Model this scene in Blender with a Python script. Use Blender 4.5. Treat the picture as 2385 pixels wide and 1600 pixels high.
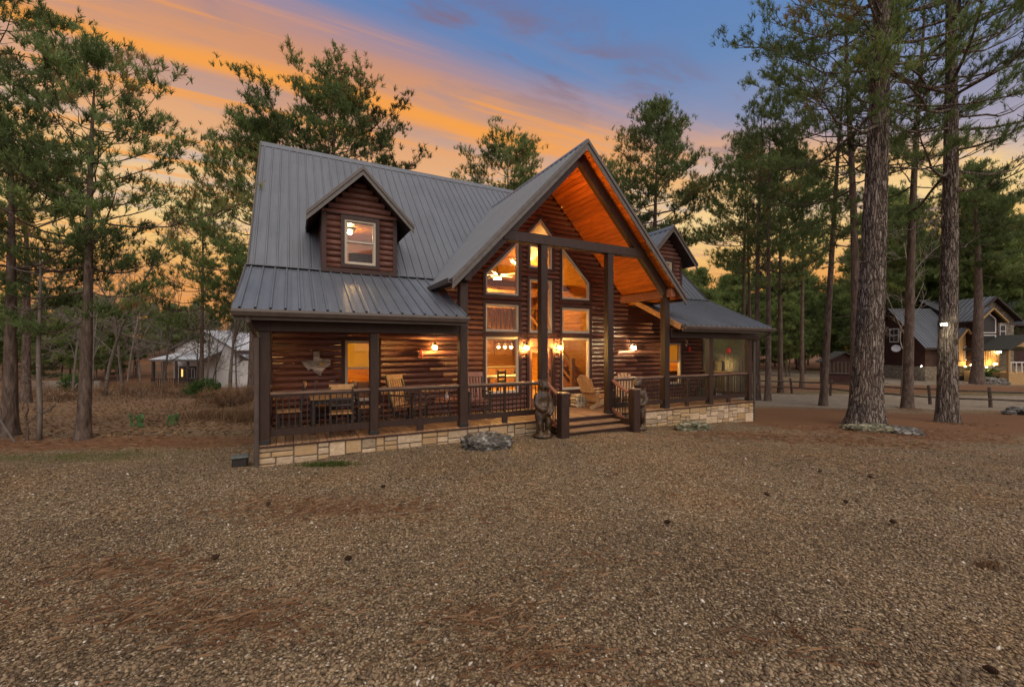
import bpy, math, random
import numpy as np
from mathutils import noise as mnoise, Vector, Matrix

for _o in list(bpy.data.objects):
    bpy.data.objects.remove(_o)
SC = bpy.context.scene
COL = SC.collection
random.seed(7)
RNG = np.random.default_rng(7)
R = math.radians

# ------------------------------------------------------------------ camera
CAMZ = 2.05
cam_d = bpy.data.cameras.new('camera')
cam = bpy.data.objects.new('camera', cam_d)
COL.objects.link(cam)
cam.location = (0, 0, CAMZ)
cam.rotation_euler = (R(90), 0, 0)
cam_d.sensor_width = 36
cam_d.lens = 36 * 983 / 2385
cam_d.shift_y = 12 / 2385
cam_d.clip_start = 0.05
cam_d.clip_end = 3000
SC.camera = cam

# ------------------------------------------------------------------ render / exposure
SC.render.engine = 'CYCLES'
SC.view_settings.view_transform = 'Standard'
SC.view_settings.look = 'None'
SC.view_settings.exposure = 0.5
SC.view_settings.gamma = 1.0
SC.view_settings.use_curve_mapping = False
cy = SC.cycles
cy.use_denoising = True
try:
    cy.denoiser = 'OPENIMAGEDENOISE'
    cy.denoising_input_passes = 'RGB_ALBEDO_NORMAL'
    cy.denoising_prefilter = 'ACCURATE'
except Exception:
    pass
cy.max_bounces = 6
cy.diffuse_bounces = 3
cy.glossy_bounces = 3
cy.transmission_bounces = 4
cy.transparent_max_bounces = 12
cy.sample_clamp_indirect = 4.0
cy.caustics_reflective = False
cy.caustics_refractive = False
try:
    cy.use_light_tree = True
except Exception:
    pass


def srgb(r, g, b):
    f = lambda c: (c / 255 / 12.92) if c <= 10 else (((c / 255) + 0.055) / 1.055) ** 2.4
    return (f(r), f(g), f(b), 1.0)


class NT:
    """tiny node-tree writer"""
    def __init__(s, tree):
        s.t = tree
        s.n = tree.nodes
        s.l = tree.links

    def node(s, kind, **kw):
        nd = s.n.new(kind)
        for k, v in kw.items():
            setattr(nd, k, v)
        return nd

    def put(s, sock, v):
        if isinstance(v, bpy.types.NodeSocket):
            s.l.new(v, sock)
        else:
            sock.default_value = v

    def math(s, op, a, b=0.0, c=None, clamp=False):
        nd = s.node('ShaderNodeMath', operation=op)
        nd.use_clamp = clamp
        s.put(nd.inputs[0], a)
        s.put(nd.inputs[1], b)
        if c is not None:
            s.put(nd.inputs[2], c)
        return nd.outputs[0]

    def vmath(s, op, a, b=(0, 0, 0)):
        nd = s.node('ShaderNodeVectorMath', operation=op)
        s.put(nd.inputs[0], a)
        s.put(nd.inputs[1], b)
        return nd.outputs['Value'] if op == 'DOT_PRODUCT' else nd.outputs[0]

    def mix(s, f, a, b, blend='MIX'):
        nd = s.node('ShaderNodeMix', data_type='RGBA', blend_type=blend)
        nd.clamp_factor = True
        s.put(nd.inputs[0], f)
        s.put(nd.inputs[6], a)
        s.put(nd.inputs[7], b)
        return nd.outputs[2]

    def ramp(s, f, stops, interp='LINEAR'):
        nd = s.node('ShaderNodeValToRGB')
        cr = nd.color_ramp
        cr.interpolation = interp
        while len(cr.elements) < len(stops):
            cr.elements.new(0.5)
        for e, (p, c) in zip(cr.elements, stops):
            e.position = p
            e.color = c if len(c) == 4 else (*c, 1)
        s.put(nd.inputs[0], f)
        return nd.outputs[0]

    def smooth(s, v, lo, hi):
        nd = s.node('ShaderNodeMapRange', interpolation_type='SMOOTHSTEP')
        s.put(nd.inputs[0], v)
        nd.inputs[1].default_value = lo
        nd.inputs[2].default_value = hi
        return nd.outputs[0]

    def noise(s, vec, scale, detail=4, rough=0.55, dist=0.0, out=0):
        nd = s.node('ShaderNodeTexNoise')
        s.put(nd.inputs['Vector'], vec)
        nd.inputs['Scale'].default_value = scale
        nd.inputs['Detail'].default_value = detail
        nd.inputs['Roughness'].default_value = rough
        nd.inputs['Distortion'].default_value = dist
        return nd.outputs[out]

    def combine(s, x, y, z):
        nd = s.node('ShaderNodeCombineXYZ')
        s.put(nd.inputs[0], x)
        s.put(nd.inputs[1], y)
        s.put(nd.inputs[2], z)
        return nd.outputs[0]

    def sep(s, v):
        nd = s.node('ShaderNodeSeparateXYZ')
        s.put(nd.inputs[0], v)
        return nd.outputs


# ------------------------------------------------------------------ sky: dusk, sunset ahead on the left, streaked cloud sheet
SUN_AZ = R(158)          # from straight ahead (+Y); behind the camera, a little to the right
SUN_EL = R(48)
world = bpy.data.worlds.new('World')
SC.world = world
world.use_nodes = True
w = NT(world.node_tree)
w.n.clear()
gen = w.node('ShaderNodeTexCoord').outputs['Generated']
dx, dy, dz = w.sep(gen)
zc = w.math('MAXIMUM', dz, 0.03)
px_ = w.math('DIVIDE', dx, zc)
py_ = w.math('DIVIDE', dy, zc)
# cloud-sheet coordinates: along the streaks (cs) and across them (ct)
cs = w.math('ADD', w.math('MULTIPLY', px_, 0.887), w.math('MULTIPLY', py_, 0.462))
ct = w.math('ADD', w.math('MULTIPLY', px_, -0.462), w.math('MULTIPLY', py_, 0.887))
elev = w.math('MULTIPLY', w.math('ARCSINE', w.math('MINIMUM', w.math('MAXIMUM', dz, 0.0), 1.0)), 2 / math.pi)   # 0..1
# clear sky
blue = w.ramp(elev, [(0.0, srgb(214, 186, 170)), (0.12, srgb(206, 182, 176)), (0.24, srgb(150, 146, 166)), (0.36, srgb(98, 130, 176)),
                     (0.47, srgb(80, 120, 176)), (0.62, srgb(168, 168, 178)), (0.8, srgb(206, 194, 184)), (1.0, srgb(214, 202, 190))])
# lit cloud sheet, coloured by elevation
warm = w.ramp(elev, [(0.0, srgb(212, 130, 48)), (0.08, srgb(226, 146, 50)), (0.12, srgb(238, 184, 96)), (0.165, srgb(241, 206, 138)), (0.20, srgb(238, 190, 122)),
                     (0.25, srgb(224, 166, 112)), (0.31, srgb(212, 150, 104)), (0.37, srgb(202, 140, 100)), (0.45, srgb(182, 132, 118)), (0.6, srgb(150, 124, 136))])
svec = w.combine(w.math('MULTIPLY', cs, 0.35), w.math('MULTIPLY', ct, 2.2), 3.7)
n1 = w.noise(svec, 1.3, 5, 0.55, 0.4)
svec2 = w.combine(w.math('MULTIPLY', cs, 0.9), w.math('MULTIPLY', ct, 2.0), 11.3)
n2 = w.noise(svec2, 1.7, 5, 0.6, 0.3)
svec3 = w.combine(w.math('MULTIPLY', cs, 0.28), w.math('MULTIPLY', ct, 5.0), 5.1)
n3 = w.noise(svec3, 1.6, 4, 0.6, 0.2)
# edge of the sheet: clear sky overhead and to the right
edge = w.math('SUBTRACT', 1.36, w.math('MULTIPLY', w.math('MAXIMUM', w.math('SUBTRACT', cs, 1.7), 0.0), 0.50))
cov = w.math('ADD', w.math('SUBTRACT', ct, edge), w.math('MULTIPLY', w.math('SUBTRACT', n1, 0.5), 0.7))
covf = w.smooth(cov, -0.22, 0.34)
col = w.mix(covf, blue, warm)
# pale grey-lilac gaps inside the sheet
gap = w.math('MULTIPLY', w.math('MULTIPLY', w.smooth(n2, 0.47, 0.66), 0.8), covf)
gapc = w.ramp(elev, [(0.0, srgb(190, 120, 70)), (0.10, srgb(214, 150, 80)), (0.2, srgb(196, 180, 172)), (0.3, srgb(184, 146, 128)), (0.42, srgb(150, 124, 134)), (0.6, srgb(120, 118, 140))])
col = w.mix(gap, col, gapc)
# glowing streaks
band = w.math('MULTIPLY', w.math('SUBTRACT', 1.0, w.smooth(w.math('ABSOLUTE', w.math('SUBTRACT', w.math('ADD', ct, w.math('MULTIPLY', w.math('SUBTRACT', n1, 0.5), 0.22)), 1.80)), 0.015, 0.105)), 0.9)
stre = w.math('MULTIPLY', w.smooth(n3, 0.52, 0.68), w.math('MULTIPLY', w.smooth(ct, 1.25, 1.6), 0.75))
glow = w.math('MAXIMUM', band, stre)
glow = w.math('MULTIPLY', glow, w.smooth(cs, 2.6, 0.6))
glow = w.math('MULTIPLY', glow, w.smooth(dz, 0.05, 0.2))
col = w.mix(glow, col, srgb(243, 156, 44))
# dusky mauve wisps near the sheet's edge
wisp = w.math('MULTIPLY', w.smooth(n2, 0.50, 0.66), w.math('MULTIPLY', w.smooth(ct, 0.92, 1.2), w.math('SUBTRACT', 1.0, w.smooth(ct, 1.3, 1.6))))
col = w.mix(w.math('MULTIPLY', wisp, 0.7), col, srgb(128, 98, 108))
# below the horizon: dull earth
col = w.mix(w.smooth(dz, 0.0, -0.03), col, srgb(70, 60, 50))
bg = w.node('ShaderNodeBackground')
w.put(bg.inputs[0], col)
bg.inputs[1].default_value = 0.735
skyn = w.node('ShaderNodeTexSky')
skyn.sky_type = 'NISHITA'
skyn.sun_disc = False
skyn.sun_elevation = SUN_EL
skyn.sun_rotation = SUN_AZ
skyn.air_density = 1.0
skyn.dust_density = 2.0
bg2 = w.node('ShaderNodeBackground')
w.put(bg2.inputs[0], skyn.outputs[0])
bg2.inputs[1].default_value = 0.008
addw = w.node('ShaderNodeAddShader')
w.l.new(bg.outputs[0], addw.inputs[0])
w.l.new(bg2.outputs[0], addw.inputs[1])
wo = w.node('ShaderNodeOutputWorld')
w.l.new(addw.outputs[0], wo.inputs[0])

# soft, shadowless overcast light on the fronts of things, as in the photograph
sun_d = bpy.data.lights.new('sun', 'SUN')
sun_d.energy = 1.5
sun_d.angle = R(75)
sun_d.color = (1.0, 0.87, 0.71)
sun = bpy.data.objects.new('sun', sun_d)
COL.objects.link(sun)
_sd = Vector((math.sin(SUN_AZ) * math.cos(SUN_EL), math.cos(SUN_AZ) * math.cos(SUN_EL), math.sin(SUN_EL)))
sun.rotation_euler = _sd.to_track_quat('Z', 'Y').to_euler()
sun.location = (0, 0, 30)

# ------------------------------------------------------------------ materials
MATS = {}


def newmat(name):
    m = bpy.data.materials.new(name)
    m.use_nodes = True
    t = NT(m.node_tree)
    t.n.clear()
    out = t.node('ShaderNodeOutputMaterial')
    MATS[name] = m
    return m, t, out


def principled(t, out, rough=0.6, spec=0.4, metal=0.0):
    b = t.node('ShaderNodeBsdfPrincipled')
    b.inputs['Roughness'].default_value = rough
    b.inputs['Specular IOR Level'].default_value = spec
    b.inputs['Metallic'].default_value = metal
    t.l.new(b.outputs[0], out.inputs[0])
    return b


def pm(name, stops, scale=(1, 1, 1), nscale=4.0, rough=0.6, spec=0.4, metal=0.0, bump=0.0, bscale=None, rand=0.0, detail=5, dist=0.3, rvar=0.0, hue=None):
    """noise-ramp principled material in object space, with a per-object brightness shift"""
    m, t, out = newmat(name)
    b = principled(t, out, rough, spec, metal)
    oc = t.node('ShaderNodeTexCoord').outputs['Object']
    oi = t.node('ShaderNodeObjectInfo').outputs['Random']
    mp = t.node('ShaderNodeMapping')
    t.put(mp.inputs['Vector'], oc)
    mp.inputs['Scale'].default_value = scale
    off = t.math('MULTIPLY', oi, 37.0)
    t.put(mp.inputs['Location'], t.combine(off, off, 0.0))
    v = mp.outputs[0]
    nz = t.noise(v, nscale, detail, 0.6, dist)
    c = t.ramp(nz, stops)
    if rand:
        k = t.math('ADD', 1.0 - rand, t.math('MULTIPLY', oi, 2 * rand))
        c = t.mix(1.0, c, t.combine(k, k, k), 'MULTIPLY')
    if hue is not None:      # second colour for some pieces
        f = t.smooth(t.math('FRACT', t.math('MULTIPLY', oi, 7.13)), hue[1], hue[1] + 0.1)
        c = t.mix(t.math('MULTIPLY', f, hue[2]), c, hue[0])
    t.put(b.inputs['Base Color'], c)
    if rvar:
        t.put(b.inputs['Roughness'], t.math('ADD', rough - rvar, t.math('MULTIPLY', nz, 2 * rvar)))
    if bump:
        bn = t.node('ShaderNodeBump')
        bn.inputs['Strength'].default_value = bump
        bn.inputs['Distance'].default_value = 0.02
        t.put(bn.inputs['Height'], t.noise(v, bscale or nscale * 2, 6, 0.65))
        t.l.new(bn.outputs[0], b.inputs['Normal'])
    return m


def emis(name, color, strength):
    m, t, out = newmat(name)
    e = t.node('ShaderNodeEmission')
    e.inputs[0].default_value = (*color, 1)
    e.inputs[1].default_value = strength
    t.l.new(e.outputs[0], out.inputs[0])
    return m


c3 = lambda r, g, b: (r, g, b, 1)
pm('log', [(0.22, c3(.034, .013, .009)), (0.38, c3(.105, .040, .026)), (0.55, c3(.170, .068, .044)), (0.78, c3(.27, .125, .085))], (1.1, 10, 10), 2.4, 0.45, 0.45, bump=0.5, bscale=6, rand=0.15, rvar=0.16, dist=0.9, detail=8)
pm('log_far', [(0.3, c3(.03, .012, .010)), (0.7, c3(.065, .026, .02))], (1, 1, 1), 2, 0.6, 0.3)
pm('stain', [(0.3, c3(.028, .0135, .009)), (0.7, c3(.052, .027, .018))], (6, 6, 1.2), 3, 0.5, 0.4, bump=0.15, rand=0.15)
pm('trim', [(0.3, c3(.036, .0145, .010)), (0.7, c3(.062, .026, .017))], (3, 3, 3), 3, 0.5, 0.4, bump=0.1, rand=0.12)
pm('deckwood', [(0.3, c3(.20, .105, .05)), (0.5, c3(.29, .165, .085)), (0.72, c3(.38, .235, .13))], (9, 1.3, 9), 2.2, 0.55, 0.4, bump=0.25, bscale=5, rand=0.25)
pm('rail_wood', [(0.3, c3(.15, .085, .055)), (0.7, c3(.27, .17, .115))], (1.5, 8, 8), 2.2, 0.5, 0.4, bump=0.15, rand=0.1)
pm('soffit', [(0.3, c3(.36, .085, .012)), (0.5, c3(.54, .150, .020)), (0.74, c3(.66, .22, .036))], (9, 1.0, 9), 1.8, 0.38, 0.5, bump=0.1, bscale=5, rand=0.16)
pm('plank', [(0.3, c3(.30, .115, .016)), (0.5, c3(.50, .215, .030)), (0.74, c3(.62, .30, .05))], (1.5, 1.5, 9), 1.6, 0.4, 0.5, rand=0.14)
pm('honey', [(0.3, c3(.40, .20, .07)), (0.7, c3(.60, .34, .14))], (4, 4, 4), 2, 0.45, 0.5, rand=0.1)
pm('metal_black', [(0.3, c3(.018, .016, .015)), (0.7, c3(.035, .03, .028))], (4, 4, 4), 5, 0.42, 0.5)
pm('gutter', [(0.3, c3(.075, .056, .046)), (0.7, c3(.11, .086, .072))], (2, 2, 2), 3, 0.35, 0.5)
pm('rake_trim', [(0.3, c3(.095, .082, .072)), (0.7, c3(.155, .135, .118))], (3, 3, 3), 3, 0.45, 0.5, bump=0.05)
pm('window_frame', [(0.3, c3(.52, .44, .33)), (0.7, c3(.60, .52, .40))], (3, 3, 3), 3, 0.45, 0.4)
pm('white', [(0.3, c3(.62, .60, .56)), (0.7, c3(.74, .72, .68))], (3, 3, 3), 3, 0.6, 0.3)
pm('chinking', [(0.3, c3(.20, .17, .14)), (0.7, c3(.30, .26, .21))], (8, 8, 8), 6, 0.9, 0.2, bump=0.3)
pm('stone', [(0.28, c3(.36, .265, .165)), (0.5, c3(.50, .375, .24)), (0.72, c3(.62, .49, .335))], (4, 4, 7), 2.6, 0.8, 0.25, bump=0.5, bscale=9, rand=0.34, hue=(c3(.46, .29, .13), 0.62, 0.7))
pm('rock', [(0.38, c3(.030, .027, .022)), (0.52, c3(.105, .095, .078)), (0.68, c3(.40, .37, .32))], (2.2, 2.2, 5), 2.6, 0.75, 0.4, bump=0.9, bscale=8, dist=1.2)
pm('moss_rock', [(0.38, c3(.035, .036, .018)), (0.5, c3(.15, .14, .085)), (0.64, c3(.42, .37, .25))], (2.2, 2.2, 5), 2.6, 0.85, 0.25, bump=0.9, bscale=8, dist=1.2)
pm('bear', [(0.36, c3(.014, .007, .004)), (0.5, c3(.060, .033, .016)), (0.70, c3(.18, .108, .055))], (3, 3, 1.3), 6, 0.38, 0.5, bump=0.6, bscale=14)
pm('chair_wood', [(0.3, c3(.26, .115, .045)), (0.7, c3(.44, .225, .10))], (6, 6, 2), 3, 0.45, 0.4, rand=0.12)
pm('chair_red', [(0.3, c3(.22, .085, .045)), (0.7, c3(.36, .155, .09))], (6, 6, 2), 3, 0.45, 0.4, rand=0.1)
pm('adiron', [(0.3, c3(.36, .22, .11)), (0.7, c3(.54, .36, .20))], (6, 6, 2), 3, 0.5, 0.4, rand=0.12)
pm('dark_wood', [(0.3, c3(.03, .02, .016)), (0.7, c3(.06, .042, .034))], (5, 5, 2), 3, 0.45, 0.4, rand=0.1)
pm('birch', [(0.3, c3(.22, .17, .10)), (0.6, c3(.58, .50, .36))], (6, 6, 6), 3, 0.8, 0.2, bump=0.3, rand=0.2)
pm('red', [(0.3, c3(.50, .012, .012)), (0.7, c3(.66, .03, .02))], (4, 4, 4), 3, 0.35, 0.5)
pm('sign_wood', [(0.35, c3(.16, .12, .09)), (0.62, c3(.62, .54, .43))], (1.5, 6, 7), 3, 0.75, 0.3, rand=0.3)
pm('gold', [(0.3, c3(.42, .26, .06)), (0.7, c3(.58, .38, .10))], (4, 4, 4), 3, 0.5, 0.4)
pm('pillow', [(0.3, c3(.72, .50, .03)), (0.7, c3(.80, .58, .06))], (6, 6, 6), 3, 0.85, 0.2)
pm('bark', [(0.25, c3(.040, .028, .021)), (0.5, c3(.125, .090, .070)), (0.75, c3(.24, .185, .148))], (5, 5, 1.2), 2.2, 0.9, 0.15, bump=1.0, bscale=4, dist=1.0, rand=0.12)
pm('bark_big', [(0.36, c3(.026, .018, .013)), (0.5, c3(.13, .098, .076)), (0.66, c3(.31, .25, .20))], (6, 6, 1.1), 2.4, 0.9, 0.15, bump=1.0, bscale=4, dist=1.2)
pm('bark_grey', [(0.25, c3(.10, .082, .066)), (0.75, c3(.25, .215, .18))], (3, 3, 1), 3, 0.9, 0.15, rand=0.3)
pm('cactus', [(0.3, c3(.045, .10, .03)), (0.7, c3(.10, .18, .06))], (5, 5, 5), 4, 0.6, 0.3)
pm('paper_white', [(0.3, c3(.50, .50, .50)), (0.7, c3(.66, .66, .66))], (2, 2, 2), 3, 0.7, 0.3)
pm('siding_white', [(0.3, c3(.70, .69, .67)), (0.7, c3(.80, .79, .77))], (1, 1, 6), 3, 0.8, 0.2)
pm('roof_white', [(0.3, c3(.52, .55, .58)), (0.7, c3(.66, .68, .70))], (1, 4, 4), 2, 0.45, 0.5)
pm('far_stone', [(0.3, c3(.10, .085, .065)), (0.5, c3(.20, .17, .13)), (0.7, c3(.33, .285, .22))], (2, 2, 3), 2.2, 0.9, 0.2, bump=0.6, rand=0.25)
pm('board_tan', [(0.3, c3(.36, .22, .09)), (0.7, c3(.48, .31, .14))], (6, 6, 1), 2, 0.7, 0.3, rand=0.1)
pm('fence_wood', [(0.3, c3(.055, .04, .03)), (0.7, c3(.13, .10, .08))], (3, 3, 3), 3, 0.8, 0.2, bump=0.3)
pm('shingle', [(0.3, c3(.04, .042, .036)), (0.7, c3(.08, .08, .068))], (3, 3, 3), 4, 0.9, 0.2)
pm('cone_brown', [(0.3, c3(.03, .016, .01)), (0.7, c3(.09, .05, .03))], (20, 20, 20), 3, 0.8, 0.2)
pm('counter', [(0.3, c3(.60, .55, .45)), (0.7, c3(.72, .68, .58))], (3, 3, 3), 3, 0.4, 0.5)
pm('fabric_grey', [(0.3, c3(.08, .09, .08)), (0.7, c3(.16, .17, .15))], (8, 8, 8), 4, 0.9, 0.2)


def roofmat():
    m, t, out = newmat('roof_metal')
    b = principled(t, out, 0.36, 0.5, 0.0)
    oc = t.node('ShaderNodeTexCoord').outputs['Object']
    oi = t.node('ShaderNodeObjectInfo').outputs['Random']
    mp = t.node('ShaderNodeMapping')
    t.put(mp.inputs['Vector'], oc)
    mp.inputs['Scale'].default_value = (5, 0.6, 0.6)
    nz = t.noise(mp.outputs[0], 2.0, 5, 0.6, 0.4)
    nz2 = t.noise(oc, 0.7, 4, 0.6)
    c = t.ramp(t.math('ADD', t.math('MULTIPLY', nz, 0.6), t.math('MULTIPLY', nz2, 0.4)), [(0.3, c3(.098, .108, .124)), (0.7, c3(.152, .165, .188))])
    k = t.math('ADD', 0.93, t.math('MULTIPLY', oi, 0.14))
    t.put(b.inputs['Base Color'], t.mix(1.0, c, t.combine(k, k, k), 'MULTIPLY'))
    t.put(b.inputs['Roughness'], t.math('ADD', 0.30, t.math('MULTIPLY', nz, 0.22)))
    bn = t.node('ShaderNodeBump')
    bn.inputs['Strength'].default_value = 0.35
    bn.inputs['Distance'].default_value = 0.03
    t.put(bn.inputs['Height'], t.noise(oc, 2.2, 3, 0.5))
    t.l.new(bn.outputs[0], b.inputs['Normal'])
    return m


roofmat()


def barkmat():
    m, t, out = newmat('bark_big')
    b = principled(t, out, 0.92, 0.15)
    oc = t.node('ShaderNodeTexCoord').outputs['Object']
    wv = t.vmath('ADD', oc, t.vmath('MULTIPLY', t.vmath('SUBTRACT', t.noise(oc, 3.5, 4, 0.6, out=1), (.5, .5, .5)), (.16, .16, .35)))
    v = t.node('ShaderNodeTexVoronoi', feature='DISTANCE_TO_EDGE')
    t.put(v.inputs['Vector'], t.vmath('MULTIPLY', wv, (17, 17, 1.7)))
    v.inputs['Scale'].default_value = 1.0
    v2 = t.node('ShaderNodeTexVoronoi', feature='F1')
    t.put(v2.inputs['Vector'], t.vmath('MULTIPLY', wv, (17, 17, 1.7)))
    v2.inputs['Scale'].default_value = 1.0
    cell = t.node('ShaderNodeSeparateColor')
    t.put(cell.inputs[0], v2.outputs['Color'])
    fine = t.noise(t.vmath('MULTIPLY', oc, (9, 9, 2.5)), 3.0, 7, 0.7, 0.8)
    plate = t.ramp(t.math('ADD', t.math('MULTIPLY', fine, 0.65), t.math('MULTIPLY', cell.outputs[0], 0.35)), [(0.25, c3(.12, .092, .072)), (0.5, c3(.26, .21, .172)), (0.75, c3(.42, .36, .30))])
    c = t.mix(t.smooth(v.outputs['Distance'], 0.01, 0.16), c3(.060, .044, .034), plate)
    t.put(b.inputs['Base Color'], c)
    bn = t.node('ShaderNodeBump')
    bn.inputs['Strength'].default_value = 1.0
    bn.inputs['Distance'].default_value = 0.03
    t.put(bn.inputs['Height'], t.math('ADD', t.smooth(v.outputs['Distance'], 0.0, 0.22), t.math('MULTIPLY', fine, 0.5)))
    t.l.new(bn.outputs[0], b.inputs['Normal'])


barkmat()


def glassmat():
    m, t, out = newmat('glass')
    tr = t.node('ShaderNodeBsdfTransparent')
    tr.inputs[0].default_value = (0.95, 0.95, 0.93, 1)
    gl = t.node('ShaderNodeBsdfGlossy')
    gl.inputs['Roughness'].default_value = 0.01
    lw_ = t.node('ShaderNodeLayerWeight')
    fres = t.math('ADD', 0.04, t.math('MULTIPLY', t.math('POWER', lw_.outputs['Facing'], 5.0), 0.96))
    mx = t.node('ShaderNodeMixShader')
    t.put(mx.inputs[0], fres)
    t.l.new(tr.outputs[0], mx.inputs[1])
    t.l.new(gl.outputs[0], mx.inputs[2])
    t.l.new(mx.outputs[0], out.inputs[0])
    # clear plastic weather curtain: a little milky
    m, t, out = newmat('vinyl')
    tr = t.node('ShaderNodeBsdfTransparent')
    tr.inputs[0].default_value = (0.86, 0.9, 0.88, 1)
    df = t.node('ShaderNodeBsdfPrincipled')
    df.inputs['Base Color'].default_value = (0.45, 0.47, 0.45, 1)
    df.inputs['Roughness'].default_value = 0.25
    mx = t.node('ShaderNodeMixShader')
    mx.inputs[0].default_value = 0.20
    t.l.new(tr.outputs[0], mx.inputs[1])
    t.l.new(df.outputs[0], mx.inputs[2])
    t.l.new(mx.outputs[0], out.inputs[0])


glassmat()


def blindmat():
    m, t, out = newmat('blind')
    d = t.node('ShaderNodeBsdfDiffuse')
    d.inputs[0].default_value = (.74, .66, .46, 1)
    tl = t.node('ShaderNodeBsdfTranslucent')
    tl.inputs[0].default_value = (.90, .82, .26, 1)
    mx = t.node('ShaderNodeMixShader')
    mx.inputs[0].default_value = 0.75
    t.l.new(d.outputs[0], mx.inputs[1])
    t.l.new(tl.outputs[0], mx.inputs[2])
    t.l.new(mx.outputs[0], out.inputs[0])


blindmat()


def foliage(name, stops, trans=0.35):
    m, t, out = newmat(name)
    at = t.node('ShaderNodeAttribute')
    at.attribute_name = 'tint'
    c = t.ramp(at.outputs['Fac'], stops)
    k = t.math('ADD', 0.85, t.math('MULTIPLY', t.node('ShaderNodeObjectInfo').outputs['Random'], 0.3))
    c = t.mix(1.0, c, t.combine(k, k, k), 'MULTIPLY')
    d = t.node('ShaderNodeBsdfPrincipled')
    d.inputs['Roughness'].default_value = 0.6
    d.inputs['Specular IOR Level'].default_value = 0.25
    t.put(d.inputs['Base Color'], c)
    tl = t.node('ShaderNodeBsdfTranslucent')
    t.put(tl.inputs[0], c)
    mx = t.node('ShaderNodeMixShader')
    mx.inputs[0].default_value = trans
    t.l.new(d.outputs[0], mx.inputs[1])
    t.l.new(tl.outputs[0], mx.inputs[2])
    t.l.new(mx.outputs[0], out.inputs[0])
    return m


foliage('needles', [(0.0, c3(.062, .074, .028)), (0.3, c3(.105, .150, .050)), (0.65, c3(.175, .245, .080)), (0.9, c3(.26, .34, .112)), (0.95, c3(.30, .28, .10)), (1.0, c3(.34, .18, .07))])
foliage('needles_far', [(0.0, c3(.09, .115, .04)), (0.4, c3(.15, .21, .062)), (0.8, c3(.24, .31, .095)), (1.0, c3(.33, .34, .11))])
foliage('shrub', [(0.0, c3(.035, .075, .02)), (0.5, c3(.07, .15, .035)), (1.0, c3(.14, .22, .06))])
foliage('dry', [(0.0, c3(.10, .06, .035)), (0.5, c3(.22, .13, .07)), (1.0, c3(.36, .24, .13))])
foliage('straw', [(0.0, c3(.11, .052, .026)), (0.5, c3(.21, .108, .052)), (1.0, c3(.34, .21, .115))], 0.1)
foliage('grass', [(0.0, c3(.05, .08, .015)), (0.5, c3(.10, .15, .03)), (1.0, c3(.20, .20, .06))])
foliage('pebble', [(0.0, c3(.060, .041, .025)), (0.3, c3(.165, .112, .065)), (0.55, c3(.30, .207, .118)), (0.8, c3(.43, .31, .185)), (0.95, c3(.55, .43, .285)), (1.0, c3(.76, .68, .55))], 0.0)

# ------------------------------------------------------------------ mesh helpers
def smoothstep(a, b, x):
    t = np.clip((np.asarray(x, float) - a) / (b - a), 0, 1)
    return t * t * (3 - 2 * t)


def link(name, data, parent=None, loc=None, rot=None):
    o = bpy.data.objects.new(name, data)
    COL.objects.link(o)
    if parent is not None:
        o.parent = parent
    if loc is not None:
        o.location = loc
    if rot is not None:
        o.rotation_euler = (0, 0, rot) if not hasattr(rot, '__len__') else rot
    return o


def mesh(name, V, F, mat, smooth=False):
    me = bpy.data.meshes.new(name)
    me.from_pydata([tuple(map(float, v)) for v in V], [], F)
    if smooth:
        me.shade_smooth() if hasattr(me, 'shade_smooth') else None
    if mat:
        me.materials.append(MATS[mat])
    return me


def npmesh(name, V, T, mat, tint=None, smooth=False):
    """fast mesh from numpy: V (n,3), T (m,k) with k 3 or 4"""
    V = np.asarray(V, np.float32)
    T = np.asarray(T, np.int32)
    k = T.shape[1]
    me = bpy.data.meshes.new(name)
    me.vertices.add(len(V))
    me.vertices.foreach_set('co', V.ravel())
    me.loops.add(T.size)
    me.loops.foreach_set('vertex_index', T.ravel())
    me.polygons.add(len(T))
    me.polygons.foreach_set('loop_start', np.arange(0, T.size, k, dtype=np.int32))
    if tint is not None:
        at = me.attributes.new('tint', 'FLOAT', 'POINT')
        at.data.foreach_set('value', np.asarray(tint, np.float32))
    me.materials.append(MATS[mat])
    me.update(calc_edges=True)
    me.polygons.foreach_set('use_smooth', np.full(len(T), smooth))
    me.validate()
    return me


def thing(name, label, cat, loc=(0, 0, 0), rot=0, group=None):
    o = link(name, None, None, loc, rot)
    o.empty_display_size = 0.2
    return tag(o, label, cat, group)


def tag(o, label, cat, group=None):
    o['label'] = label
    o['category'] = cat
    if group:
        o['group'] = group
    return o


def struct(o, kind='structure'):
    o['kind'] = kind
    return o


def copy_tree(root, parent=None):
    c = root.copy()
    COL.objects.link(c)
    c.parent = parent
    for ch in list(root.children):
        copy_tree(ch, c)
    return c


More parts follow.
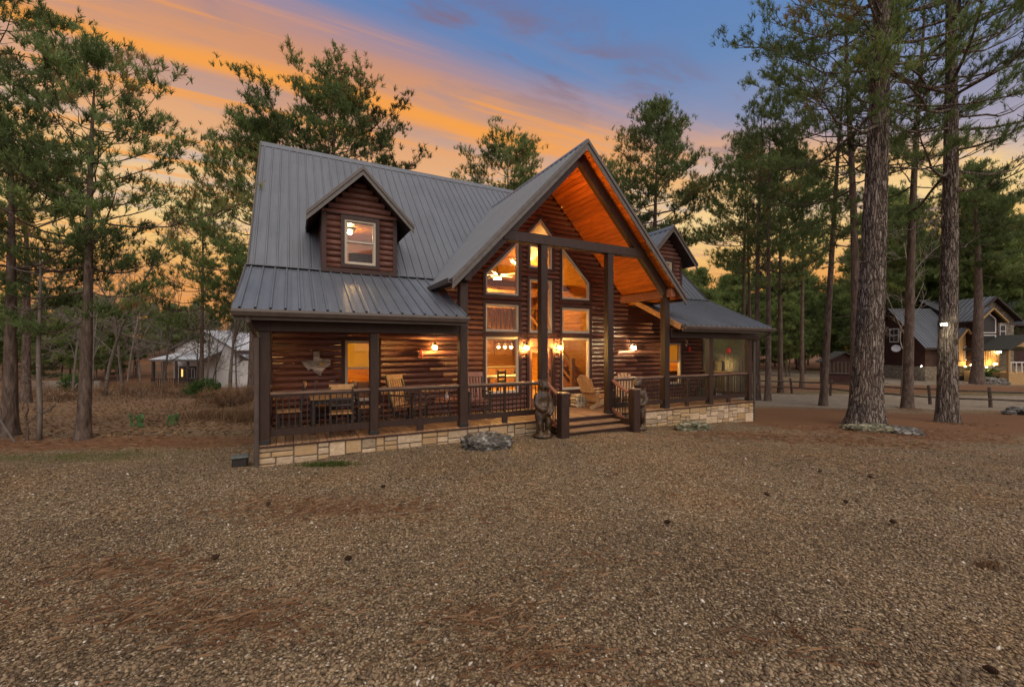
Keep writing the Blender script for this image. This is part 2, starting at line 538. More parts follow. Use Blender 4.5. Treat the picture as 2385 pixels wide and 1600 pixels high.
class MB:
    def __init__(s):
        s.V = []
        s.F = []

    def add(s, V, F):
        b = len(s.V)
        s.V += [tuple(v) for v in V]
        s.F += [tuple(i + b for i in f) for f in F]
        return s

    def box(s, c0, c1, ch=0.0):
        x0, y0, z0 = [min(a, b) for a, b in zip(c0, c1)]
        x1, y1, z1 = [max(a, b) for a, b in zip(c0, c1)]
        if ch <= 0:
            V = [(x0, y0, z0), (x1, y0, z0), (x1, y1, z0), (x0, y1, z0), (x0, y0, z1), (x1, y0, z1), (x1, y1, z1), (x0, y1, z1)]
            return s.add(V, [(3, 2, 1, 0), (4, 5, 6, 7), (0, 1, 5, 4), (1, 2, 6, 5), (2, 3, 7, 6), (3, 0, 4, 7)])
        c = min(ch, (x1 - x0) * .45, (y1 - y0) * .45, (z1 - z0) * .45)
        V = []
        idx = {}
        for ix, X in ((0, x0), (1, x1)):
            for iy, Y in ((0, y0), (1, y1)):
                for iz, Z in ((0, z0), (1, z1)):
                    sx, sy, sz = 1 - 2 * ix, 1 - 2 * iy, 1 - 2 * iz
                    for ax in range(3):
                        p = [X + sx * c, Y + sy * c, Z + sz * c]
                        p[ax] = (X, Y, Z)[ax]
                        idx[(ix, iy, iz, ax)] = len(V)
                        V.append(tuple(p))
        F = []
        for ax in range(3):
            o1, o2 = [a for a in range(3) if a != ax]
            for sd in (0, 1):
                q = []
                for (p, r) in ((0, 0), (1, 0), (1, 1), (0, 1)):
                    k = [0, 0, 0]
                    k[ax] = sd
                    k[o1] = p
                    k[o2] = r
                    q.append(idx[(*k, ax)])
                F.append(q if (sd == 1) ^ (ax == 1) else q[::-1])
        for ax in range(3):              # edges along ax
            o1, o2 = [a for a in range(3) if a != ax]
            for p in (0, 1):
                for r in (0, 1):
                    k0 = [0, 0, 0]
                    k0[o1] = p
                    k0[o2] = r
                    k1 = list(k0)
                    k1[ax] = 1
                    q = [idx[(*k0, o1)], idx[(*k1, o1)], idx[(*k1, o2)], idx[(*k0, o2)]]
                    F.append(q)
        for ix in (0, 1):
            for iy in (0, 1):
                for iz in (0, 1):
                    F.append([idx[(ix, iy, iz, a)] for a in range(3)])
        return s.add(V, F)

    def prism(s, poly, lo, hi, plane='xz'):
        """extrude a polygon given in a plane along the third axis"""
        n = len(poly)
        def P(p, h):
            return {'xz': (p[0], h, p[1]), 'xy': (p[0], p[1], h), 'yz': (h, p[0], p[1])}[plane]
        V = [P(p, lo) for p in poly] + [P(p, hi) for p in poly]
        F = [tuple(range(n))[::-1], tuple(range(n, 2 * n))]
        for i in range(n):
            j = (i + 1) % n
            F.append((i, j, n + j, n + i))
        return s.add(V, F)

    def tube(s, path, rad, n=6, cap=True):
        path = [np.array(p, float) for p in path]
        m = len(path)
        rad = list(rad) if hasattr(rad, '__len__') else [rad] * m
        V = []
        for i, p in enumerate(path):
            d = path[min(i + 1, m - 1)] - path[max(i - 1, 0)]
            d = d / (np.linalg.norm(d) + 1e-9)
            u = np.cross(d, (0, 0, 1) if abs(d[2]) < 0.9 else (1, 0, 0))
            u /= np.linalg.norm(u) + 1e-9
            v = np.cross(d, u)
            for k in range(n):
                a = 2 * math.pi * k / n
                V.append(p + rad[i] * (math.cos(a) * u + math.sin(a) * v))
        F = []
        for i in range(m - 1):
            for k in range(n):
                F.append((i * n + k, (i + 1) * n + k, (i + 1) * n + (k + 1) % n, i * n + (k + 1) % n))
        if cap:
            F.append(tuple(range(n)))
            F.append(tuple(range((m - 1) * n, m * n))[::-1])
        return s.add(V, F)

    def beam(s, p, q, wid, hei, up=(0, 0, 1)):
        """square-section bar from p to q"""
        p, q, up = map(lambda v: np.array(v, float), (p, q, up))
        d = (q - p) / np.linalg.norm(q - p)
        u = np.cross(d, up)
        u /= np.linalg.norm(u)
        v = np.cross(u, d)
        V = [e + sx * u * wid / 2 + sy * v * hei / 2 for e in (p, q) for sx, sy in ((-1, -1), (1, -1), (1, 1), (-1, 1))]
        return s.add(V, [(0, 1, 2, 3), (7, 6, 5, 4), (0, 4, 5, 1), (1, 5, 6, 2), (2, 6, 7, 3), (3, 7, 4, 0)])

    def lathe(s, prof, n=12, c=(0, 0, 0)):
        V = []
        for r, z in prof:
            for k in range(n):
                a = 2 * math.pi * k / n
                V.append((c[0] + r * math.cos(a), c[1] + r * math.sin(a), c[2] + z))
        F = []
        for i in range(len(prof) - 1):
            for k in range(n):
                F.append((i * n + k, i * n + (k + 1) % n, (i + 1) * n + (k + 1) % n, (i + 1) * n + k))
        F.append(tuple(range(n))[::-1])
        F.append(tuple(range((len(prof) - 1) * n, len(prof) * n)))
        return s.add(V, F)

    def ball(s, c, r, n=10, m=6):
        rx, ry, rz = r if hasattr(r, '__len__') else (r, r, r)
        prof = [(math.sin(math.pi * (i + .02) / (m + .04)), -math.cos(math.pi * (i + .02) / (m + .04))) for i in range(m + 1)]
        b = len(s.V)
        s.lathe(prof, n)
        for i in range(b, len(s.V)):
            x, y, z = s.V[i]
            s.V[i] = (c[0] + x * rx, c[1] + y * ry, c[2] + z * rz)
        return s

    def build(s, name, mat, parent=None, smooth=False, loc=None, rot=None):
        me = mesh(name, s.V, s.F, mat, smooth)
        if smooth:
            me.polygons.foreach_set('use_smooth', [True] * len(me.polygons))
        import bmesh
        bm = bmesh.new()
        bm.from_mesh(me)
        bmesh.ops.recalc_face_normals(bm, faces=bm.faces)
        bm.to_mesh(me)
        bm.free()
        return link(name, me, parent, loc, rot)


# ------------------------------------------------------------------ terrain
def gz(x, y):
    x = np.asarray(x, float)
    y = np.asarray(y, float)
    s = np.maximum(0.6 * x + 0.8 * y - 9.6, 0)
    zr = -1.32 * (1 - np.exp(-s / 20))
    d = np.maximum(y - 11.5, 0)
    zl = -0.062 * np.minimum(d, 36)
    zl = zl + 8 * smoothstep(44, 130, d) * smoothstep(-8, -45, x)
    wl = smoothstep(-2.0, -9.0, x + 0.28 * np.maximum(y - 14, 0) * 0)
    z = zr * (1 - wl) + zl * wl
    z = z - 0.10 * smoothstep(-3.0, -4.6, x) * smoothstep(6.8, 8.2, y) * (1 - smoothstep(9, 12, y))
    far = smoothstep(9, 14, np.hypot(x, y))
    z = z + far * 0.07 * np.sin(x * 0.55 + 1.3) * np.sin(y * 0.47) * smoothstep(3, 7, np.abs(x - 2) * 0 + np.hypot(x - 1.5, y - 13) - 5)
    return z


def gzf(x, y):
    return float(gz(x, y))


def at_px(px, D):
    """world x of image column px (2385 wide photograph) at distance D"""
    return (px - 1192.5) / 983 * D


def ground():
    def axis(lims, steps):
        out = [lims[0]]
        for hi, st in zip(lims[1:], steps):
            n = max(1, int(round((hi - out[-1]) / st)))
            out += list(np.linspace(out[-1], hi, n + 1)[1:])
        return np.array(out)
    xs = axis([-900, -200, -60, -25, -14, 18, 40, 90, 250, 900], [100, 10, 2.0, 0.6, 0.3, 0.7, 2.5, 10, 100])
    ys = axis([-300, -40, -4, 2, 16, 34, 80, 200, 1200], [40, 6, 1, 0.3, 0.6, 2.0, 8, 120])
    X, Y = np.meshgrid(xs, ys)
    Z = gz(X, Y)
    nx, ny = len(xs), len(ys)
    V = np.stack([X.ravel(), Y.ravel(), Z.ravel()], 1)
    i = np.arange(ny - 1)[:, None] * nx + np.arange(nx - 1)[None, :]
    T = np.stack([i, i + 1, i + nx + 1, i + nx], -1).reshape(-1, 4)
    x, y = V[:, 0], V[:, 1]
    # masks: straw, leaf litter, lane gravel, green
    bl = lambda cx, cy, rx, ry: np.exp(-(((x - cx) / rx) ** 2 + ((y - cy) / ry) ** 2))
    straw = smoothstep(10.6, 13.2, y - 0.10 * np.abs(x - 11)) * smoothstep(5.5, 9, x) * (1 - smoothstep(17.5, 20, y + 0.02 * x)) * 1.0
    straw = np.maximum(straw, 0.85 * smoothstep(28, 31, y) * smoothstep(4, 8, x) * (1 - smoothstep(36, 40, y)))
    straw = np.maximum(straw, 0.9 * bl(11.0, 12.0, 3.4, 1.2))
    straw = np.maximum(straw, 0.9 * smoothstep(-4.4, -6.5, x) * bl(-11, 9.7, 10, 0.75))
    straw = np.maximum(straw, 0.45 * bl(-2.3, 5.35, 2.0, 0.45))
    straw = np.maximum(straw, 0.34 * bl(-2.6, 3.3, 1.3, 0.35))
    straw = np.maximum(straw, 0.32 * bl(0.2, 2.7, 0.9, 0.25))
    straw = np.maximum(straw, 0.55 * bl(6.5, 10.9, 3.4, 1.2))
    straw = np.maximum(straw, 0.40 * bl(8.0, 8.2, 4.0, 1.3))
    leaf = smoothstep(10.3, 11.4, y) * smoothstep(-3.5, -6.5, x) * (1 - smoothstep(60, 80, y))
    leaf = np.maximum(leaf, smoothstep(60, 80, y))
    lane = smoothstep(19.0, 20.5, y) * smoothstep(8, 12, x) * (1 - smoothstep(26.5, 28.5, y))
    lane = np.maximum(lane, smoothstep(33, 36, y) * smoothstep(30, 36, x) * (1 - smoothstep(60, 70, y)))
    green = 0.5 * smoothstep(-4.6, -7, x) * bl(-8.5, 8.5, 4.8, 0.9)
    green = np.maximum(green, 0.9 * bl(-3.25, 7.45, 0.55, 0.13))
    green = np.maximum(green, 0.5 * smoothstep(8, 12, x) * np.exp(-((y - 29) / 1.6) ** 2))
    me = npmesh('ground', V, T, 'ground', smooth=True)
    at = me.attributes.new('zone', 'FLOAT_COLOR', 'POINT')
    at.data.foreach_set('color', np.stack([straw, leaf, lane, green], 1).astype(np.float32).ravel())
    struct(link('ground', me))


def groundmat():
    m, t, out = newmat('ground')
    b = principled(t, out, 0.9, 0.2)
    oc = t.node('ShaderNodeTexCoord').outputs['Object']
    at = t.node('ShaderNodeAttribute')
    at.attribute_name = 'zone'
    zs = t.node('ShaderNodeSeparateColor')
    t.put(zs.inputs[0], at.outputs['Color'])
    vor = t.node('ShaderNodeTexVoronoi')
    t.put(vor.inputs['Vector'], t.vmath('ADD', oc, t.vmath('MULTIPLY', t.noise(oc, 9, 2, out=1), (0.06, 0.06, 0.06))))
    vor.inputs['Scale'].default_value = 46
    cs_ = t.node('ShaderNodeSeparateColor')
    t.put(cs_.inputs[0], vor.outputs['Color'])
    peb = t.ramp(cs_.outputs[0], [(0.0, c3(.11, .076, .044)), (0.35, c3(.24, .168, .096)), (0.65, c3(.38, .272, .156)), (0.9, c3(.50, .375, .23)), (1.0, c3(.74, .64, .49))])
    dark = t.ramp(vor.outputs['Distance'], [(0.25, c3(1, 1, 1)), (0.75, c3(.30, .27, .24))])
    grav = t.mix(1.0, peb, dark, 'MULTIPLY')
    big = t.noise(oc, 0.55, 5, 0.6)
    grav = t.mix(t.math('MULTIPLY', t.smooth(big, 0.45, 0.7), 0.55), grav, t.mix(1.0, grav, c3(1.25, 1.02, .78), 'MULTIPLY'))
    big2 = t.noise(oc, 0.28, 4, 0.6, 0.5)
    grav = t.mix(t.math('MULTIPLY', t.smooth(big2, 0.46, 0.68), 0.42), grav, t.mix(1.0, grav, c3(.55, .53, .50), 'MULTIPLY'))
    fine = t.noise(oc, 6, 6, 0.7)
    n_a = t.noise(oc, 1.1, 5, 0.65, 0.6)
    n_b = t.noise(t.vmath('MULTIPLY', oc, (1.0, 2.6, 1.0)), 22, 4, 0.7, 1.5)
    strawc = t.ramp(n_b, [(0.3, c3(.080, .035, .017)), (0.5, c3(.18, .080, .036)), (0.7, c3(.29, .15, .075))])
    leafc = t.ramp(t.noise(t.vmath('MULTIPLY', oc, (1, 1.8, 1)), 11, 5, 0.75, 0.8), [(0.3, c3(.085, .048, .027)), (0.48, c3(.22, .13, .07)), (0.6, c3(.36, .24, .14)), (0.72, c3(.56, .43, .29))])
    hill = t.ramp(t.noise(oc, 0.09, 5, 0.65), [(0.3, c3(.10, .075, .035)), (0.5, c3(.17, .085, .045)), (0.7, c3(.24, .10, .045))])
    leafc = t.mix(t.smooth(t.sep(oc)[1], 35, 60), leafc, hill)
    lanec = t.ramp(t.noise(oc, 3.0, 6, 0.7), [(0.3, c3(.17, .135, .095)), (0.7, c3(.34, .28, .205))])
    grnc = t.ramp(fine, [(0.3, c3(.055, .055, .018)), (0.6, c3(.095, .10, .028)), (0.8, c3(.14, .11, .05))])
    def msk(sock, lo=0.30, hi=0.62, amp=0.55):
        v = t.math('ADD', sock, t.math('MULTIPLY', t.math('SUBTRACT', n_a, 0.5), amp))
        v = t.math('ADD', v, t.math('MULTIPLY', t.math('SUBTRACT', fine, 0.5), 0.35))
        return t.smooth(v, lo, hi)
    c = t.mix(msk(zs.outputs[2]), grav, lanec)
    c = t.mix(msk(at.outputs['Alpha']), c, grnc)
    c = t.mix(msk(zs.outputs[1]), c, leafc)
    c = t.mix(t.math('MULTIPLY', msk(zs.outputs[0], 0.25, 0.80, 1.0), 0.88), c, strawc)
    t.put(b.inputs['Base Color'], c)
    bn = t.node('ShaderNodeBump')
    bn.inputs['Strength'].default_value = 0.8
    bn.inputs['Distance'].default_value = 0.02
    t.put(bn.inputs['Height'], t.math('SUBTRACT', t.math('MULTIPLY', fine, 0.6), vor.outputs['Distance']))
    t.l.new(bn.outputs[0], b.inputs['Normal'])


groundmat()
ground()

# ------------------------------------------------------------------ the log cabin (local frame: a along the front, b into the house, z up)
OX, OY = -4.520, 7.512
TH = math.atan2(1, 1.918)
CA, SA = math.cos(TH), math.sin(TH)


def HW(a, b, z=0.0):
    return (OX + CA * a - SA * b, OY + SA * a + CA * b, z)


ZD = 0.31            # deck level
BW = 2.0             # front wall plane
AC = 7.08            # middle of the entry gable
AE = 14.18           # right-hand end
GS, GZ, GH, GB = 1.051, 7.24, 3.5, -0.25   # gable slope, apex height, half span, front overhang
MS, MZ, RB = 1.036, 3.85, 6.4              # main roof slope, height at the break, ridge position
LS = (MZ - 2.73) / 2.4                     # porch roof slope
COURSE = 0.1425

cabin = thing('log_cabin', 'large red-brown log cabin with grey metal roof, deep gabled entry and glowing windows', 'cabin', (OX, OY, 0), TH)


def log_piece(parent, a0, a1, z0, z1, bw, back=0.12, seed=0, mat='log', name='log'):
    rr = random.Random(seed * 7919 + int(a0 * 100) + int(z0 * 1000))
    n = max(1, int((a1 - a0) / 0.75))
    h = z1 - z0
    bul = 0.055 + rr.uniform(-.006, .006)
    prof = [(back, 0.0), (0.0, 0.0), (-bul * .62, .16), (-bul, .42), (-bul * .93, .68), (-bul * .45, .90), (0.0, 1.0), (back, 1.0)]
    V, F = [], []
    m = len(prof)
    for i in range(n + 1):
        a = a0 + (a1 - a0) * i / n
        dj = rr.uniform(-.010, .010)
        dh = rr.uniform(-.05, .05)
        for k, (pb, pz) in enumerate(prof):
            f = 1 if 2 <= k <= 5 else 0
            V.append((a, bw + pb + dj * f, z0 + h * (pz + dh * f)))
    for i in range(n):
        for k in range(m - 1):
            F.append((i * m + k, (i + 1) * m + k, (i + 1) * m + k + 1, i * m + k + 1))
    F.append(tuple(range(m))[::-1])
    F.append(tuple(range(n * m, n * m + m)))
    me = mesh(name, V, F, mat)
    me.polygons.foreach_set('use_smooth', [2 <= (j % (m - 1)) + 1 <= 5 if j < n * (m - 1) else False for j in range(len(F))])
    return link(name, me, parent)


def poly_offset(poly, d):
    """offset a counter-clockwise convex polygon outward by d"""
    n = len(poly)
    lines = []
    for i in range(n):
        p, q = np.array(poly[i], float), np.array(poly[(i + 1) % n], float)
        e = (q - p) / np.linalg.norm(q - p)
        nn = np.array((e[1], -e[0]))
        lines.append((p + nn * d, e))
    out = []
    for i in range(n):
        p, e = lines[i - 1]
        q, f = lines[i]
        t = np.linalg.solve(np.array([e, -f]).T, q - p)
        out.append(tuple(p + e * t[0]))
    return out


def ring(mb, outer, inner, b0, b1):
    n = len(outer)
    V = [(p[0], b0, p[1]) for p in outer] + [(p[0], b0, p[1]) for p in inner] + [(p[0], b1, p[1]) for p in outer] + [(p[0], b1, p[1]) for p in inner]
    F = []
    for i in range(n):
        j = (i + 1) % n
        F += [(i, j, n + j, n + i), (2 * n + i, 3 * n + i, 3 * n + j, 2 * n + j), (i, 2 * n + i, 2 * n + j, j), (n + i, n + j, 3 * n + j, 3 * n + i)]
    return mb.add(V, F)


OPEN = []      # openings in the front wall


def window(poly, bw=BW, name='window', trimw=0.085, bars=(), frame=0.045, mat='window_frame', parent=None, register=True, glass='glass'):
    if register:
        OPEN.append(poly)
    parent = parent or cabin
    w_ = ring(MB(), poly_offset(poly, trimw), poly_offset(poly, 0.002), bw - 0.075, bw + 0.10).build(name, 'trim', parent)
    inner = poly_offset(poly, -frame)
    ring(MB(), poly, inner, bw - 0.045, bw + 0.05).build('frame', mat, w_)
    ring(MB(), poly_offset(poly, -frame + .002), poly_offset(poly, -frame - 0.022), bw - 0.012, bw + 0.03).build('sash', mat, w_)
    zs = sorted([p[1] for p in inner])
    for zb in bars:
        MB().box((inner[0][0], bw - 0.03, zb - .022), (inner[1][0], bw + .035, zb + .022), .004).build('meeting_rail', mat, w_)
    MB().prism(poly_offset(poly, -frame * .7), bw + 0.006, bw + 0.012).build('pane', glass, w_)
    return w_


rect = lambda a0, a1, z0, z1: [(a0, z0), (a1, z0), (a1, z1), (a0, z1)]


def extent(poly, z0, z1):
    """a-range of a polygon between two heights, or None when it fills under half of the course"""
    zs = [p[1] for p in poly]
    lo, hi = max(z0, min(zs)), min(z1, max(zs))
    if hi - lo < 0.5 * (z1 - z0):
        return None
    zm = (lo + hi) / 2
    xs = []
    n = len(poly)
    for i in range(n):
        (x0, y0), (x1, y1) = poly[i], poly[(i + 1) % n]
        if (y0 - zm) * (y1 - zm) <= 0 and y0 != y1:
            xs.append(x0 + (x1 - x0) * (zm - y0) / (y1 - y0))
    return (min(xs), max(xs)) if len(xs) >= 2 else None


def fill_logs(parent, lo, hi, ztop, zbot, bw, openings, seed):
    """lay courses between zbot and ztop; lo/hi give the wall's a-range at a height"""
    z = zbot
    k = 0
    while z < ztop - 0.03:
        z1 = min(z + COURSE + (random.Random(seed * 31 + k).uniform(-.010, .010)), ztop)
        zm = (z + z1) / 2
        segs = [(lo(zm), hi(zm))]
        for op in openings:
            e = extent(poly_offset(op, 0.035), z, z1)
            if not e:
                continue
            nw = []
            for s0, s1 in segs:
                if e[1] <= s0 or e[0] >= s1:
                    nw.append((s0, s1))
                else:
                    if e[0] - s0 > 0.03:
                        nw.append((s0, e[0]))
                    if s1 - e[1] > 0.03:
                        nw.append((e[1], s1))
            segs = nw
        for s0, s1 in segs:
            cuts = [s0, s1]
            if s1 - s0 > 1.9:
                cuts = [s0, s0 + (s1 - s0) * random.Random(seed * 17 + k).uniform(.3, .7), s1]
            for c0, c1 in zip(cuts, cuts[1:]):
                if c1 - c0 > 0.05:
                    log_piece(parent, c0 + (.002 if c0 != s0 else 0), c1 - (.002 if c1 != s1 else 0), z, z1, bw, seed=seed + k)
        z = z1
        k += 1


def build_walls():
    # windows of the front wall
    mir = lambda poly: [(2 * AC - a, z) for a, z in poly][::-1]
    wl_low = rect(5.29, 6.33, 0.79, 2.38)
    wl_mid = rect(5.29, 6.33, 2.53, 3.30)
    wl_top = [(5.29, 3.57), (6.33, 3.57), (6.33, 5.15), (5.29, 4.12)]
    for p in (wl_low, wl_mid, wl_top):
        window(p)
        window(mir(p))
    window(rect(6.69, 7.47, 2.52, 4.09))
    window(rect(6.69, 7.47, 4.43, 5.12))
    window([(6.69, 5.36), (7.47, 5.36), (7.47, 5.45), (7.08, 5.90), (6.69, 5.45)], name='peak_window')
    # bedroom windows with blinds in the upper half
    for am in (2.02, 12.62):
        wn = window(rect(am - .37, am + .37, 0.79, 2.24), bars=(1.58,), name='bedroom_window')
        for i in range(20):
            z = 2.18 - i * 0.03
            MB().box((am - .325, BW + .070, z - .014), (am + .325, BW + .073, z + .016)).build('blind_slat', 'blind', wn)
    # entry door
    OPEN.append(rect(6.62, 7.54, ZD, 2.40))
    dr = ring(MB(), [(6.60, ZD + .003), (7.56, ZD + .003), (7.56, 2.42), (6.60, 2.42)], [(6.68, ZD + .006), (7.48, ZD + .006), (7.48, 2.06), (6.68, 2.06)], BW - .07, BW + .10).build('door', 'trim', cabin)
    ring(MB(), rect(6.683, 7.477, ZD + .02, 2.057), rect(6.80, 7.36, ZD + .26, 1.94), BW - .01, BW + .035).build('door_leaf', 'chair_red', dr)
    MB().prism(rect(6.79, 7.37, ZD + .25, 1.95), BW + .01, BW + .016).build('pane', 'glass', dr)
    MB().box((7.40, BW - .03, 1.20), (7.44, BW - .012, 1.42), .006).tube([(7.42, BW - .03, 1.30), (7.42, BW - .075, 1.30), (7.34, BW - .08, 1.30)], .011, 6).build('door_handle', 'metal_black', dr)
    MB().box((6.685, BW - .082, 2.10), (7.475, BW - .071, 2.36), .01).build('header_panel', 'chair_red', dr)

    wall = MB().box((0.08, BW - 0.02, ZD - .02), (AE, BW + .12, ZD + .0)).build('front_wall', 'trim', cabin)
    lo = lambda z: 0.14 if z < 2.95 else AC - min(3.40, (GZ - 0.17 - z) / GS)
    hi = lambda z: AE - 0.06 if z < 2.95 else AC + min(3.40, (GZ - 0.17 - z) / GS)
    fill_logs(wall, lo, hi, 6.85, ZD, BW, OPEN, 1)
    # corner boards
    for a0, a1, z1 in ((0.03, 0.15, 3.2), (AE - .07, AE + .05, 3.2)):
        MB().box((a0, BW - .07, ZD), (a1, BW + .10, z1), .008).build('corner_board', 'trim', wall)
    # wall above the porch ceiling (behind the porch roof), and the other three sides of the house
    MB().prism([(0.14, 2.95), (3.68, 2.95), (3.68, 3.70), (0.14, 3.70)], BW + .0, BW + .12).build('upper_wall', 'log', cabin)
    MB().prism([(10.48, 2.95), (AE - .06, 2.95), (AE - .06, 3.70), (10.48, 3.70)], BW + .0, BW + .12).build('upper_wall', 'log', cabin)
    BB = 2 * RB - BW
    for a0, a1, nm in ((0.02, 0.14, 'end_wall'), (AE - .06, AE + .06, 'end_wall')):
        mb = MB()
        z = ZD
        side = -1 if a0 < 1 else 1
        while z < 8.1:
            z1 = z + COURSE
            bl = max(BW, RB - (RB - BW) if z < 3.7 else BW + (z1 - 3.75) / MS)
            br = 2 * RB - bl
            if br - bl < 0.1:
                break
            pr = [(a0, z), (a1, z), (a1 + (.03 if side > 0 else 0), z + .05), (a1 + (.03 if side > 0 else 0), z + .1), (a1, z1), (a0, z1), (a0 - (.03 if side < 0 else 0), z + .1), (a0 - (.03 if side < 0 else 0), z + .05)]
            mb.prism(pr, bl + .11, br)
            z = z1
        struct(mb.build(nm, 'log', cabin), 'stuff')
    MB().box((0.14, BB - .02, -.6), (AE - .06, BB + .1, 3.8)).build('rear_wall', 'log', cabin)


def zmain(b):
    return MZ + MS * (b - BW)


RIBS = [(0.0, 0), (.085, 0), (.096, .034), (.122, .034), (.133, 0), (.150, 0), (.176, .007), (.180, .007), (.205, 0), (.225, 0)]


def panels(parent, s0, s1, lo, hi, name='roof_panel', width=0.9, mat='roof_metal', thick=0.0):
    """corrugated sheets laid side by side from s0 to s1; lo(s) / hi(s) give the lower and upper end points (3-D) of the fall line at s"""
    s = s0
    while s < s1 - 1e-4:
        e = min(s + width, s1)
        cols = []
        t = s
        while t < e - 1e-4:
            for (o, h) in RIBS[:-1]:
                if t + o < e - 1e-4:
                    cols.append((t + o, h))
            t += 0.225
        cols.append((e - .0005, 0))
        V, F = [], []
        for (q, h) in cols:
            l, u = lo(q), hi(q)
            V += [(l[0], l[1], l[2] + h), (u[0], u[1], u[2] + h)]
        for i in range(len(cols) - 1):
            F.append((2 * i, 2 * i + 2, 2 * i + 3, 2 * i + 1))
        link(name, mesh(name, V, F, mat), parent)
        s = e


def slab(parent, name, quads, th, mat):
    """a slab under a set of 3-D quads (given as corner loops, upper face)"""
    mb = MB()
    for q in quads:
        n = len(q)
        V = [(p[0], p[1], p[2] - .012) for p in q] + [(p[0], p[1], p[2] - .012 - th) for p in q]
        F = [tuple(range(n)), tuple(range(n, 2 * n))[::-1]] + [(i, (i + 1) % n, n + (i + 1) % n, n + i) for i in range(n)]
        mb.add(V, F)
    return mb.build(name, mat, parent)


AL, AR = -0.32, AE + 0.32
DORM = (2.0, 2 * AC - 2.0)
DS, DZ, DH, DB = 1.02, 6.24, 1.15, 1.55


def roof_low(a):
    """b where the main roof sheet starts at position a (valleys of gable and dormers)"""
    b = BW
    g = GZ - GS * abs(a - AC)
    if abs(a - AC) < GH and g > MZ:
        b = max(b, BW + (g - MZ) / MS - 0.02)
    for ad in DORM:
        if abs(a - ad) < 0.80:
            b = max(b, BW + (DZ - DS * abs(a - ad) - MZ) / MS - 0.06)
    return min(b, RB - .05)


